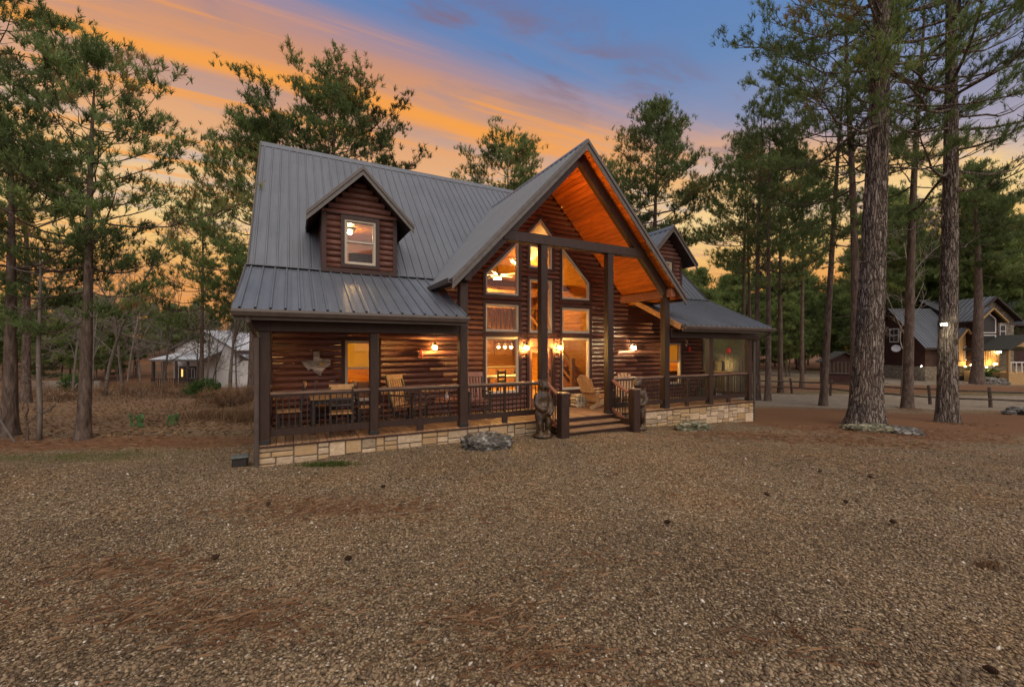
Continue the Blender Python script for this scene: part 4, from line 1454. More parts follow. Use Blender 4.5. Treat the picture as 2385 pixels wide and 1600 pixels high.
for ad, sd in zip(DORM, ('left', 'right')):
    t = porch_thing('ceiling_lamp', 'small lit ceiling lamp inside the %s dormer' % sd, 'lamp', ad - .1, 3.2, 5.13)
    MB().lathe([(.05, .105), (.12, .09), (.12, .06), (.05, .05)], 12).build('mount', 'metal_black', t)
    MB().ball((0, 0, 0), (.06, .06, .05)).build('globe', 'globe_soft', t, True)
    t = porch_thing('bunk', 'dark bunk bed behind the %s dormer window' % sd, 'bunk', ad + .2, 3.3, 3.872)
    MB().box((-.35, -.6, .0), (.5, .9, .45), .03).build('mattress', 'fabric_grey', t)
    MB().box((-.38, -.66, 0), (.53, -.61, .62), .01).build('bed_end', 'dark_wood', t)


# ------------------------------------------------------------------ porch furniture
def slat_chair(root, wood, rocker=True, w_=0.54, seat=0.42, back=1.08, lean=.26):
    """rocking chair facing -y in its own frame"""
    h = w_ / 2
    for sx in (-1, 1):
        x = sx * h
        MB().beam((x, .24, .06), (x, .24 + lean + .03, back + .03), .042, .045, (1, 0, 0)).build('back_post', wood if not rocker else 'dark_wood', root)
        MB().beam((x, -.24, .06), (x, -.22, .64), .042, .042, (1, 0, 0)).build('front_leg', 'dark_wood', root)
        MB().box((x - .045, -.32, .64), (x + .045, .36, .672), .008).build('arm_rest', 'dark_wood', root)
        if rocker:
            pts = [(x, -.48 + .16 * i, .015 + .10 * ((i - 3.1) / 3.5) ** 2) for i in range(8)]
            MB().tube(pts, .026, 6).build('rocker', 'dark_wood', root)
        else:
            MB().beam((x, -.24, 0), (x, -.24, .08), .042, .042, (1, 0, 0)).build('foot', 'dark_wood', root)
            MB().beam((x, .24, 0), (x, .24, .08), .042, .042, (1, 0, 0)).build('foot', 'dark_wood', root)
        MB().beam((x, -.22, .2), (x, .26, .22), .03, .03).build('stretcher', 'dark_wood', root)
    for i in range(6):
        y = -.25 + i * .095
        MB().box((-h + .02, y, seat - .012 * i - .0), (h - .02, y + .08, seat - .012 * i + .02), .004).build('seat_slat', wood, root)
    n = 6
    for i in range(n):
        x = -h + .07 + i * (w_ - .14) / (n - 1)
        MB().beam((x, .26 + lean * .30, seat - .02), (x, .25 + lean * .98, back - .07), .052, .016, (0, -1, .2)).build('back_slat', wood, root)
    MB().beam((-h, .245 + lean, back - .02), (h, .245 + lean, back - .02), .12, .024, (0, 1, -.25)).build('top_rail', wood, root)
    MB().beam((-h, .25 + lean * .3, seat + .0), (h, .25 + lean * .3, seat + .0), .05, .03, (0, 1, -.25)).build('lower_back_rail', wood, root)
    MB().beam((-h, -.23, .25), (h, -.23, .25), .03, .03).build('front_stretcher', 'dark_wood', root)


FACE = lambda deg: R(deg)
t = porch_thing('rocking_chair', 'golden slatted rocking chair on the porch under the left lantern', 'chair', 3.02, 1.12, ZD, FACE(38), 'wooden rocking chairs on the porch')
slat_chair(t, 'chair_wood')
t = porch_thing('rocking_chair', 'reddish slatted rocking chair just left of the big lower entry window', 'chair', 4.72, 1.18, ZD, FACE(-8), 'wooden rocking chairs on the porch')
slat_chair(t, 'chair_red')

t = porch_thing('side_table', 'round dark-legged side table between the two rocking chairs', 'table', 3.92, 1.25, ZD)
MB().lathe([(.0, .49), (.27, .49), (.28, .50), (.28, .515), (.27, .52), (.0, .52)], 20).build('table_top', 'chair_red', t)
for k in range(3):
    g = k * math.tau / 3 + .5
    c, s = math.cos(g), math.sin(g)
    MB().tube([(.2 * c, .2 * s, .49), (.07 * c, .07 * s, .27), (.12 * c, .12 * s, .12), (.24 * c, .24 * s, .012)], .013, 6).build('leg', 'metal_black', t)
t = porch_thing('glass_candle', 'small pale candle jar on the round side table', 'candle', 3.92, 1.22, ZD + .52)
MB().lathe([(.03, 0), (.042, .01), (.042, .08), (.036, .08), (.036, .02)], 12).build('jar', 'paper_white', t)
MB().lathe([(.012, .08), (.03, .10), (.014, .15), (.003, .17)], 10).build('stopper', 'adiron', t)


def adirondack(root, wood):
    for sx in (-1, 1):
        x = sx * .27
        MB().beam((x, -.42, .32), (x, .52, .03), .025, .11, (0, .3, 1)).build('side_rail', wood, root)
        MB().box((x - .014 + sx * .02, -.40, 0), (x + .014 + sx * .02, -.30, .50), .004).build('front_leg', wood, root)
        MB().box((x - .06 + sx * .02, -.46, .50), (x + .06 + sx * .02, .34, .524), .008).build('arm_rest', wood, root)
        MB().beam((x, .22, .10), (x, .30, .52), .03, .06, (1, 0, 0)).build('rear_leg', wood, root)
    for i in range(6):
        y = -.42 + i * .11
        MB().box((-.26, y, .345 - i * .032), (.26, y + .09, .365 - i * .032), .004).build('seat_slat', wood, root)
    for i in range(6):
        q = (i - 2.5) / 2.5
        x0, x1 = q * .20, q * .27
        top = .98 - .11 * q * q
        MB().beam((x0, .20, .18), (x1, .20 + .36 * (top - .18) / .8, top), .082, .018, (0, -1, .4)).build('back_slat', wood, root)
    MB().beam((-.25, .385, .5), (.25, .385, .5), .03, .06).build('back_brace', wood, root)


t = porch_thing('adirondack_chair', 'fan-backed wooden lawn chair beside the lower right entry window, seen side-on', 'chair', 8.55, 1.2, ZD, FACE(96), 'fan-backed wooden lawn chairs')
adirondack(t, 'adiron')
t = porch_thing('adirondack_chair', 'fan-backed wooden lawn chair behind the right-hand stair rail', 'chair', 9.55, .95, ZD, FACE(-30), 'fan-backed wooden lawn chairs')
adirondack(t, 'adiron')
t = porch_thing('footstool', 'low dark slatted stool between the two lawn chairs', 'stool', 9.15, 1.05, ZD, .3)
for i in range(4):
    MB().box((-.22, -.18 + i * .093, .26), (.22, -.10 + i * .093, .285), .004).build('slat', 'dark_wood', t)
for sx in (-.2, .2):
    for sy in (-.15, .15):
        MB().box((sx - .02, sy - .02, 0), (sx + .02, sy + .02, .26)).build('leg', 'dark_wood', t)

t = porch_thing('firewood_stack', 'short stack of pale split firewood on the porch right of the door', 'firewood', 8.12, 1.55, ZD)
rr = random.Random(8)
for r_ in range(4):
    for k in range(3):
        x = -.12 + k * .12 + (.03 if r_ % 2 else 0)
        z = .055 + r_ * .092
        rad = rr.uniform(.045, .054)
        MB().tube([(x, -.16, z), (x + rr.uniform(-.01, .01), .16, z)], rad, 7).build('split_log', 'birch', t)
MB().box((-.22, -.15, 0), (.22, .15, .012)).build('tray', 'dark_wood', t)

# pub set in the left bay
t = porch_thing('porch_table', 'square wooden-topped table with black legs at the left end of the porch', 'table', 1.28, 1.02, ZD)
for i in range(6):
    MB().box((-.42, -.42 + i * .141, .70), (.42, -.42 + i * .141 + .134, .735), .005).build('top_slat', 'honey', t)
for sx in (-.36, .36):
    for sy in (-.36, .36):
        MB().box((sx - .035, sy - .035, 0), (sx + .035, sy + .035, .70), .004).build('leg', 'dark_wood', t)
for s in (-.36, .36):
    MB().box((-.325, s - .012, .61), (.325, s + .012, .70)).build('apron', 'dark_wood', t)
    MB().box((s - .012, -.325, .61), (s + .012, .325, .70)).build('apron', 'dark_wood', t)


def dining_chair(root, wood):
    for sx in (-.2, .2):
        MB().box((sx - .02, -.21, 0), (sx + .02, -.17, .45), .004).build('leg', 'dark_wood', root)
        MB().beam((sx, .19, 0), (sx, .20, .46), .04, .04, (1, 0, 0)).beam((sx, .20, .455), (sx, .29, 1.0), .036, .036, (1, 0, 0)).build('back_post', 'dark_wood', root)
        MB().box((sx - .012, -.17, .18), (sx + .012, .18, .21)).build('side_stretcher', 'dark_wood', root)
    for y in (-.19, .19):
        MB().box((-.18, y - .012, .24), (.18, y + .012, .27)).build('cross_stretcher', 'dark_wood', root)
    MB().box((-.225, -.23, .45), (.225, .225, .48), .01).build('seat', wood, root)
    pts = [(-.22 + .0733 * i, .285 + .035 * math.sin(i / 6 * math.pi), 1.0 - .0) for i in range(7)]
    mb = MB()
    for i in range(6):
        mb.beam(pts[i], pts[i + 1], .022, .10)
    struct_ = mb.build('top_rail', wood, root)
    for z in (.62, .74, .86):
        MB().box((-.18, .215 + (z - .46) * .16, z), (.18, .235 + (z - .46) * .16, z + .04)).build('back_slat', 'dark_wood', root)


for a, b, ro, lb in ((.48, 1.05, 92, 'dark dining chair at the left side of the porch table, turned side-on'), (1.20, 1.70, 178, 'dark dining chair between the porch table and the log wall'),
                     (1.42, .36, -6, 'dark dining chair with its back against the porch railing'), (2.02, .95, -88, 'dark dining chair at the right side of the porch table by the window')):
    t = porch_thing('dining_chair', lb, 'chair', a, b, ZD, R(ro) + math.pi, 'dining chairs round the porch table')
    dining_chair(t, 'honey')

# ------------------------------------------------------------------ wall ornaments
# state-shaped plank sign
TX = [(-.10, .50), (.155, .50), (.155, .20), (.30, .165), (.50, .165), (.60, .13), (.60, -.09), (.54, -.12), (.40, -.23), (.27, -.36), (.20, -.56), (.06, -.50), (-.07, -.36), (-.16, -.24), (-.30, -.31), (-.46, -.10), (-.56, .04), (-.56, .10), (-.10, .10)]
t = porch_thing('state_sign', 'weathered plank sign cut like the outline of Texas on the left porch wall', 'sign', 1.02, BW - .085, 1.72)


def clip_poly(poly, z0, z1):
    def half(P, zc, keep_above):
        out = []
        for i in range(len(P)):
            p, q = P[i], P[(i + 1) % len(P)]
            ip, iq = (p[1] >= zc) == keep_above, (q[1] >= zc) == keep_above
            if ip:
                out.append(p)
            if ip != iq:
                u_ = (zc - p[1]) / (q[1] - p[1])
                out.append((p[0] + (q[0] - p[0]) * u_, zc))
        return out
    return half(half(poly, z0, True), z1, False)


SCL = .52
for k in range(9):
    z0 = -.57 + k * .12
    P = clip_poly(TX, z0 + .004, z0 + .116)
    if len(P) >= 3:
        MB().prism([(x * SCL, z * SCL) for x, z in P], -.012 - .006 * (k % 2), .008).build('plank', 'sign_wood', t)
star = [((.075 if i % 2 == 0 else .03) * math.cos(i * math.pi / 5 + .314), (.075 if i % 2 == 0 else .03) * math.sin(i * math.pi / 5 + .314)) for i in range(10)]
MB().prism([(x + .11, z - .03) for x, z in star], -.032, -.019).build('star', 'gold', t)

t = porch_thing('pepper_ornament', 'red chili-pepper ornament on the log wall left of the lantern', 'ornament', 3.47, BW - .075, 1.93)
MB().tube([(0, 0, .10), (.012, -.01, .04), (.02, -.012, -.05), (.005, -.01, -.15)], [.012, .024, .022, .004], 8).build('pepper', 'red', t, True)
MB().tube([(0, 0, .10), (-.004, .0, .14)], [.010, .006], 6).build('stalk', 'cactus', t)
t = porch_thing('red_wall_ornament', 'red double-lobed ornament on the logs right of the right-hand porch window', 'ornament', 13.42, BW - .09, 2.02)
MB().ball((0, 0, .045), (.05, .035, .05)).ball((0.01, 0, -.04), (.055, .035, .055)).tube([(0, 0, .09), (0, .02, .2)], .005, 5).build('lobes', 'red', t, True)
t = porch_thing('hanging_feeder', 'red feeder hanging under the roof at the right end of the porch', 'feeder', 13.1, .14, 1.98)
MB().tube([(0, 0, .10), (0, 0, .40)], .004, 5).build('cord', 'metal_black', t)
MB().lathe([(.01, .10), (.045, .07), (.06, .02), (.05, -.03), (.055, -.05), (.02, -.09)], 12).build('bottle', 'red', t, True)
MB().lathe([(.07, -.05), (.07, -.035), (.02, -.03)], 12).build('tray', 'red', t, True)
t = porch_thing('wind_chime', 'thin wind chime hanging near the right-hand porch window', 'chime', 12.05, .9, 2.25)
MB().tube([(0, 0, .35), (0, 0, .12)], .003, 5).build('cord', 'metal_black', t)
for k in range(4):
    MB().tube([(.03 * math.cos(k * 1.57), .03 * math.sin(k * 1.57), .12), (.03 * math.cos(k * 1.57), .03 * math.sin(k * 1.57), -.12)], .006, 6).build('chime_tube', 'rail_wood', t)
t = porch_thing('smoker_grill', 'black covered grill standing at the right end of the porch', 'grill', 13.35, 1.35, ZD)
MB().box((-.5, -.26, .72), (.5, .26, .78), .01).build('shelf', 'metal_black', t)
MB().lathe([(.02, -.34), (.22, -.34), (.22, .34), (.02, .34)], 14).build('drum', 'metal_black', t)
t.children[-1].rotation_euler = (0, R(90), 0)
t.children[-1].location = (0, 0, .80)
for sx in (-.4, .4):
    for sy in (-.2, .2):
        MB().box((sx - .02, sy - .02, 0), (sx + .02, sy + .02, .72)).build('leg', 'metal_black', t)


# ------------------------------------------------------------------ carved bears
def bear_mesh(name):
    mb = MB()
    B_ = lambda c, r: mb.ball(c, r, 16, 10)
    B_((0, 0, .56), (.185, .165, .25))          # belly
    B_((0, .0, .78), (.165, .15, .17))          # chest
    B_((0, .02, .90), (.115, .11, .10))         # neck
    B_((.01, -.03, 1.035), (.125, .125, .12))   # head
    B_((.03, -.145, 1.01), (.062, .085, .052))  # muzzle
    B_((.036, -.215, 1.015), (.028, .02, .02))  # nose
    B_((-.09, .0, 1.13), (.04, .03, .045))
    B_((.115, .0, 1.135), (.04, .03, .045))
    def limb(p, r):
        for i in range(len(p) - 1):
            for k in range(5):
                u_ = k / 5
                c = [p[i][j] * (1 - u_) + p[i + 1][j] * u_ for j in range(3)]
                q = r[i] * (1 - u_) + r[i + 1] * u_
                B_(c, (q, q, q))
        B_(p[-1], (r[-1] * 1.1, r[-1] * 1.15, r[-1]))
    limb([(-.17, 0, .82), (-.23, -.04, .66), (-.16, -.17, .56), (-.05, -.19, .55)], [.075, .07, .055, .05])
    limb([(.17, 0, .82), (.22, -.05, .64), (.17, -.15, .50), (.10, -.18, .44)], [.075, .07, .055, .05])
    limb([(-.11, -.01, .42), (-.125, -.06, .25), (-.12, -.03, .06), (-.12, -.10, .03)], [.115, .09, .07, .055])
    limb([(.11, -.01, .42), (.125, -.06, .25), (.13, -.03, .06), (.13, -.10, .03)], [.115, .09, .07, .055])
    mb.ball((0, .0, -.02), (.26, .24, .075), 14, 6)
    mb.box((-.10, .08, 0), (.10, .16, .55))
    me = mesh(name, mb.V, mb.F, 'bear')
    o = bpy.data.objects.new('tmp', me)
    COL.objects.link(o)
    md = o.modifiers.new('r', 'REMESH')
    md.mode = 'VOXEL'
    md.voxel_size = 0.018
    ms = o.modifiers.new('s', 'SMOOTH')
    ms.iterations = 3
    ms.factor = .5
    dg = bpy.context.evaluated_depsgraph_get()
    res = bpy.data.meshes.new_from_object(o.evaluated_get(dg))
    bpy.data.objects.remove(o)
    V = np.empty(len(res.vertices) * 3, np.float32)
    res.vertices.foreach_get('co', V)
    V = V.reshape(-1, 3)
    # chisel marks
    for v in V:
        n_ = mnoise.noise(Vector((v[0] * 16, v[1] * 16, v[2] * 7)))
        s_ = .010 * n_
        l = math.hypot(v[0], v[1]) + 1e-6
        v[0] += v[0] / l * s_
        v[1] += v[1] / l * s_
    res.vertices.foreach_set('co', V.ravel())
    res.polygons.foreach_set('use_smooth', [True] * len(res.polygons))
    res.materials.clear()
    res.materials.append(MATS['bear'])
    return res


bear_me = bear_mesh('bear_statue')
bx, by = at_px(1264, 9.75), 9.75
b1 = link('carved_bear', bear_me, None, (bx, by, gzf(bx, by) + .07), R(28))
b1.scale = (.90, .95, 1.09)
tag(b1, 'tall carved wooden bear statue standing left of the entry steps', 'statue', 'carved bears by the steps')
bx, by = at_px(1486, 11.05), 11.05
b2 = link('carved_bear', bear_me, None, (bx, by, gzf(bx, by) + .07), R(-20))
b2.scale = (-.9, .95, 1.1)
tag(b2, 'carved bear statue half hidden behind the right-hand newel post', 'statue', 'carved bears by the steps')


# ------------------------------------------------------------------ rocks
def rock_mesh(name, rx, ry, rz, seed, mat, amp=.26, sub=4):
    import bmesh
    bm = bmesh.new()
    bmesh.ops.create_icosphere(bm, subdivisions=sub, radius=1.0)
    off = Vector((seed * 3.1, seed * 7.7, seed * 1.3))
    for v in bm.verts:
        d = v.co.normalized()
        q = max(abs(d.x), abs(d.y), abs(d.z))
        r_ = 0.72 + .28 / q * .8
        n_ = mnoise.noise(d * 1.6 + off) * amp + mnoise.noise(d * 4.1 + off) * amp * .4
        layers = .05 * math.sin(d.z * 14 + 3 * mnoise.noise(d * 2 + off))
        n3 = mnoise.noise(d * 9 + off) * amp * .14
        k = r_ * (1 + n_ + layers + n3)
        v.co = Vector((d.x * rx * k, d.y * ry * k, max(d.z, -.45) * rz * k))
    me = bpy.data.meshes.new(name)
    bm.to_mesh(me)
    bm.free()
    me.materials.append(MATS[mat])
    me.polygons.foreach_set('use_smooth', [True] * len(me.polygons))
    return me


def put_rock(px, D, sx, sy, sz, seed, mat, label, name='boulder', rot=0, up=.3, group=None):
    x, y = at_px(px, D), D
    o = link(name, rock_mesh(name, sx, sy, sz, seed, mat), None, (x, y, gzf(x, y) + sz * up), rot)
    return tag(o, label, 'rock', group)


put_rock(1136, 8.75, .56, .30, .24, 1, 'rock', 'long craggy grey boulder in front of the left porch skirt', rot=R(10))
put_rock(1612, 11.35, .52, .26, .20, 2, 'moss_rock', 'layered mossy boulder in front of the right porch skirt', rot=R(8))
put_rock(2030, 12.35, .62, .34, .17, 3, 'moss_rock', 'flat mossy rock at the foot of the thickest pine trunk')
put_rock(2100, 12.3, .55, .40, .15, 4, 'rock', 'pale sloping rock right of the thickest pine trunk', up=.25)
put_rock(1985, 12.7, .34, .26, .12, 5, 'moss_rock', 'small mossy rock at the left foot of the thickest pine trunk')
put_rock(2062, 12.25, .22, .2, .14, 6, 'rock', 'small round rock between the two flat rocks at the thickest pine trunk')
for k, (px, D, s) in enumerate(((2372, 18.2, .42), (2352, 18.0, .26), (2392, 17.8, .36), (2366, 18.5, .3))):
    put_rock(px, D, s, s * .8, s * .55, 10 + k, 'rock', ['largest stone of the pale heap at the right edge', 'leftmost stone of the pale heap at the right edge', 'stone of the pale heap cut by the right edge', 'rear stone of the pale heap at the right edge'][k], name='heap_stone', group='pale stones heaped at the right edge')
# black box at the left corner of the porch
bx, by, _ = HW(-.28, .25)
t = thing('drain_box', 'black lidded box on the ground beside the left downspout', 'box', (bx, by, gzf(bx, by)), TH)
MB().box((-.13, -.11, 0), (.11, .13, .15), .02).build('tub', 'metal_black', t)
MB().box((-.15, -.13, .151), (.13, .15, .19), .02).build('lid', 'fabric_grey', t)

# ------------------------------------------------------------------ trees
def unit(v):
    return v / (np.linalg.norm(v, axis=-1, keepdims=True) + 1e-9)


def tubes_np(paths, rads, n):
    """many tapered tubes at once; each path (m,3)"""
    Vs, Ts = [], []
    base = 0
    ang = np.arange(n) * 2 * math.pi / n
    ca, sa = np.cos(ang), np.sin(ang)
    for p, r in zip(paths, rads):
        m = len(p)
        d = np.gradient(p, axis=0)
        d = unit(d)
        ref = np.where(np.abs(d[:, 2:3]) < .9, np.array([[0, 0, 1.]]), np.array([[1., 0, 0]]))
        u_ = unit(np.cross(d, ref))
        v_ = np.cross(d, u_)
        ring_ = p[:, None, :] + r[:, None, None] * (ca[None, :, None] * u_[:, None, :] + sa[None, :, None] * v_[:, None, :])
        Vs.append(ring_.reshape(-1, 3))
        i = (np.arange(m - 1)[:, None] * n + np.arange(n)[None, :])
        j = (np.arange(m - 1)[:, None] * n + (np.arange(n)[None, :] + 1) % n)
        Ts.append((np.stack([i, i + n, j + n, j], -1) + base).reshape(-1, 4))
        base += m * n
    return np.concatenate(Vs), np.concatenate(Ts)


def tufts(rng, C, D, rad, nn, wid, tint):
    """needle tufts: C centres (t,3), D twig directions (t,3)"""
    T = len(C)
    nn = int(nn * 1.5)
    rad = rad * 1.12
    rs = unit(rng.normal(size=(T, nn, 3)))
    dirs = unit(D[:, None, :] * rng.uniform(.6, 1.3, (T, nn, 1)) + rs * .80)
    ln = rad * rng.uniform(.65, 1.15, (T, nn, 1)) * rng.uniform(.75, 1.2, (T, 1, 1))
    pr = unit(np.cross(dirs, rng.normal(size=(T, nn, 3))))
    c = C[:, None, :] + D[:, None, :] * rng.uniform(-.35, .25, (T, nn, 1)) * rad
    fan = (rng.random((T, nn, 1)) < .15)
    tip = c + dirs * ln
    wid = wid * .82
    a = np.where(fan, tip - pr * wid * 1.5, c - pr * wid)
    b = np.where(fan, tip + pr * wid * 1.5 - dirs * ln * .15, c + pr * wid)
    tip = np.where(fan, c, tip)
    V = np.stack([a, b, tip], 2).reshape(-1, 3)
    F = np.arange(len(V)).reshape(-1, 3)
    tt = np.repeat(np.clip(tint[:, None] + rng.normal(0, .07, (T, nn)), 0, 1).ravel(), 3)
    return V, F, tt


def pine_parts(seed, h, cb, rmax, dia, lean=(0, 0), step=.42, per=4, sub=7, tuft=.20, nn=12, wid=.012, sides=10, big=False, stubs=True, top_round=.45, bare=0.0, spread=1.0, only=None, clump=6, flare=.22):
    rng = np.random.default_rng(seed)
    # trunk
    m = 40 if not big else 150
    zt = np.linspace(-.25, h, m)
    wob = rng.uniform(-1, 1, (2, 3))
    f = zt / h
    cxy = np.stack([lean[0] * f + .012 * h * (wob[0, 0] * np.sin(f * 4 + wob[0, 1] * 3)) * f, lean[1] * f + .012 * h * (wob[1, 0] * np.sin(f * 4 + wob[1, 1] * 3)) * f], 1)
    tp = np.column_stack([cxy, zt])
    fl = np.clip(f, 0, 1)
    tr = dia / 2 * np.clip(1 - fl, 0.02, 1) ** .75 + dia * flare * np.exp(-np.maximum(zt, 0) / (dia * .9))
    if big:
        n = 96
        ang = np.arange(n) * 2 * math.pi / n
        V = np.zeros((m, n, 3))
        for i in range(m):
            rr_ = np.full(n, tr[i])
            for k in range(n):
                q = Vector((math.cos(ang[k]) * 4.2, math.sin(ang[k]) * 4.2, zt[i] * 1.25 + seed))
                w1 = mnoise.noise(q * 1.9)
                w2 = mnoise.noise(Vector((q.x * 2.2, q.y * 2.2, q.z * 2.0 + 9)))
                rr_[k] += dia * (.040 * (1 - 2.6 * min(.5, abs(w1))) + .022 * (1 - 2.5 * min(.5, abs(w2))) - .03)
                if zt[i] < dia * 1.6:
                    rr_[k] += dia * .10 * max(0, math.sin(ang[k] * 5 + seed)) * math.exp(-max(zt[i], 0) / (dia * .5))
            V[i, :, 0] = tp[i, 0] + rr_ * np.cos(ang)
            V[i, :, 1] = tp[i, 1] + rr_ * np.sin(ang)
            V[i, :, 2] = tp[i, 2]
        i = (np.arange(m - 1)[:, None] * n + np.arange(n)[None, :])
        j = (np.arange(m - 1)[:, None] * n + (np.arange(n)[None, :] + 1) % n)
        trunk = (V.reshape(-1, 3), np.stack([i, j, j + n, i + n], -1).reshape(-1, 4))
    else:
        trunk = tubes_np([tp], [tr], sides)
    at = lambda z: np.array([np.interp(z, zt, tp[:, 0]), np.interp(z, zt, tp[:, 1]), z])
    ra = lambda z: np.interp(z, zt, tr)
    paths, rads, C, D, tint = [], [], [], [], []
    z = cb
    az = rng.uniform(0, 6.28)
    while z < h - .15:
        t = (z - cb) / (h - cb)
        prof = (1 - t ** (1 / top_round)) ** .62 * (.55 + .45 * min(1, t / .25))
        for k in range(per if t > .12 else max(1, per - 2)):
            if rng.random() < .12:
                continue
            az += 2.4 + rng.uniform(-.5, .5)
            if only is not None and rng.random() > only(az, t):
                continue
            L = rmax * prof * rng.uniform(.55, 1.12)
            if L < .25:
                L = .25
            el = R(np.interp(t, [0, .3, .8, 1], [-12, 6, 34, 64]) + rng.uniform(-12, 12))
            z0 = z + rng.uniform(-.2, .2) * step
            p0 = at(min(z0, h - .05))
            hd = np.array([math.cos(az), math.sin(az), 0])
            s = np.linspace(0, 1, 7)
            cur = rng.uniform(-.10, .10)
            sd = np.array([-hd[1], hd[0], 0])
            P = p0 + L * (s[:, None] * (hd * math.cos(el))[None] + (s * math.sin(el) + (.10 + .08 * (1 - t)) * s ** 2.2 - .12 * (1 - t) * np.sin(s * 3.14))[:, None] * np.array([[0, 0, 1.]])
                      + (cur * s ** 2)[:, None] * sd[None])
            P[1:-1] += rng.normal(0, .02 * L * .5, (5, 3))
            r0 = min(ra(z0) * .40, .010 + .0095 * L)
            paths.append(P)
            rads.append(r0 * (1 - .82 * s))
            leafy = rng.random() > bare
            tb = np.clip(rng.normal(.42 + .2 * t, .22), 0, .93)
            if rng.random() < .03:
                tb = .99
            ks = max(3, int(sub * (L / rmax) ** .5))
            for q in np.linspace(.40, .98, ks):
                q = q + rng.uniform(-.05, .05)
                q = min(max(q, .3), .99)
                c0 = np.array([np.interp(q, s, P[:, i]) for i in range(3)])
                td = unit(P[min(6, int(q * 6) + 1)] - P[int(q * 6) if q < 1 else 5])
                sg = rng.choice([-1, 1])
                l = L * rng.uniform(.20, .42) * (1.15 - .6 * q) * spread
                dr = unit(td * rng.uniform(.5, .9) + sg * np.cross(td, [0, 0, 1]) * rng.uniform(.35, .9) + np.array([0, 0, rng.uniform(-.02, .28)]))
                u5 = np.linspace(0, 1, 4)
                Q = c0 + dr * (l * u5[:, None]) + np.array([0, 0, 1.]) * (.18 * l * u5[:, None] ** 2)
                paths.append(Q)
                rads.append(max(.005, r0 * .32) * (1 - .75 * u5))
                if leafy:
                    nt = max(1, int(l / (tuft * .9)))
                    up = np.array([0, 0, 1.])
                    for g in np.linspace(.5 if nt > 1 else 1, 1.0, nt):
                        C.append(c0 + dr * l * g + up * (.18 * l * g * g) + rng.normal(0, tuft * .22, 3))
                        D.append(unit(dr * .6 + up * .7))
                        tint.append(tb + rng.normal(0, .09))
                    tipc = c0 + dr * l + up * .18 * l
                    for _e in range(clump):
                        C.append(tipc + rng.normal(0, 1, 3) * np.array([1.15, 1.15, .38]) * tuft)
                        D.append(unit(dr * .35 + up * .9 + rng.normal(0, .25, 3)))
                        tint.append(tb + rng.normal(0, .09))
            if leafy:
                C.append(P[-1])
                D.append(unit(P[-1] - P[-2]) * .6 + np.array([0, 0, .5]))
                tint.append(tb)
        z += step * rng.uniform(.7, 1.3)
    if stubs:
        for _ in range(int((cb - 1.5) * .9)):
            zz = rng.uniform(1.2, cb)
            g = rng.uniform(0, 6.28)
            l = rng.uniform(.15, .9)
            hd = np.array([math.cos(g), math.sin(g), rng.uniform(-.2, .15)])
            p0 = at(zz)
            paths.append(p0 + hd * np.linspace(0, l + ra(zz), 3)[:, None])
            rads.append(np.array([.016, .011, .004]))
    limbs = tubes_np(paths, rads, 5 if big else 4)
    C, D, tint = np.array(C), np.array(D), np.array(tint)
    crown = tufts(rng, C, D, tuft, nn, wid, np.clip(tint, 0, 1))
    return trunk, limbs, crown


def tree_obj(name, label, cat, x, y, parts, group=None, bark='bark', leaf='needles', rot=0.0, scale=1.0):
    t = thing(name, label, cat, (x, y, gzf(x, y) - .02), rot, group)
    link('trunk', npmesh('trunk', *parts[0], bark, smooth=True), t)
    if parts[1] is not None:
        struct(link('branches', npmesh('branches', *parts[1], bark), t), 'stuff')
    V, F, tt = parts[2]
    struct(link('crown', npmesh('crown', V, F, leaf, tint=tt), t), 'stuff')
    t.scale = (scale,) * 3
    return t


def pine(px, D, label, group=None, name='pine_tree', bark='bark', leaf='needles', **kw):
    x = at_px(px, D)
    return tree_obj(name, label, 'tree', x, D, pine_parts(**kw), group, bark, leaf)


# left of the cabin
pine(193, 10.2, 'straight young pine with long drooping limbs left of the cabin', seed=11, h=9.0, cb=2.9, rmax=3.1, dia=.27, lean=(.35, 0), step=.46, per=4, sub=7, tuft=.17, nn=16, wid=.010, clump=5)
pine(22, 10.4, 'dark pine trunk with heavy green boughs at the left edge', seed=12, h=7.6, cb=2.7, rmax=2.6, dia=.30, lean=(.1, 0), step=.42, per=4, sub=8, tuft=.17, nn=16, wid=.010, clump=5)
pine(-40, 15.5, 'tall pine crown filling the top left corner', seed=13, h=17.0, cb=9.4, rmax=4.3, dia=.42, step=.55, per=4, sub=8, tuft=.22, nn=14, wid=.014, clump=5)
pine(60, 20, 'pine with a round top behind the left-edge trunk', seed=14, h=11.5, cb=5.0, rmax=3.4, dia=.36, step=.6, per=4, sub=7, tuft=.24, nn=13, wid=.016, clump=4)
# behind the roof
pine(470, 29, 'slim pine in the gap between the straight young pine and the cabin roof', seed=27, h=13.5, cb=4.0, rmax=3.2, dia=.3, step=.6, per=4, sub=8, tuft=.26, nn=12, wid=.016, clump=4)
pine(815, 26, 'tallest pine crown rising behind the left half of the cabin roof', seed=31, h=18.3, cb=10.6, rmax=5.0, dia=.62, lean=(-1.3, 0), step=.5, per=5, sub=9, tuft=.26, nn=14, wid=.018, top_round=.38, clump=8)
pine(585, 24, 'pine crown just left of the cabin roof, lower than its neighbour', seed=22, h=15.4, cb=5.0, rmax=3.9, dia=.42, lean=(.4, 0), step=.5, per=5, sub=9, tuft=.24, nn=13, wid=.014)
pine(1185, 33, 'small pine crown showing between the main roof and the entry gable', seed=23, h=18.6, cb=11.0, rmax=4.4, dia=.5, step=.6, per=5, sub=8, tuft=.30, nn=12, wid=.02, top_round=.45)
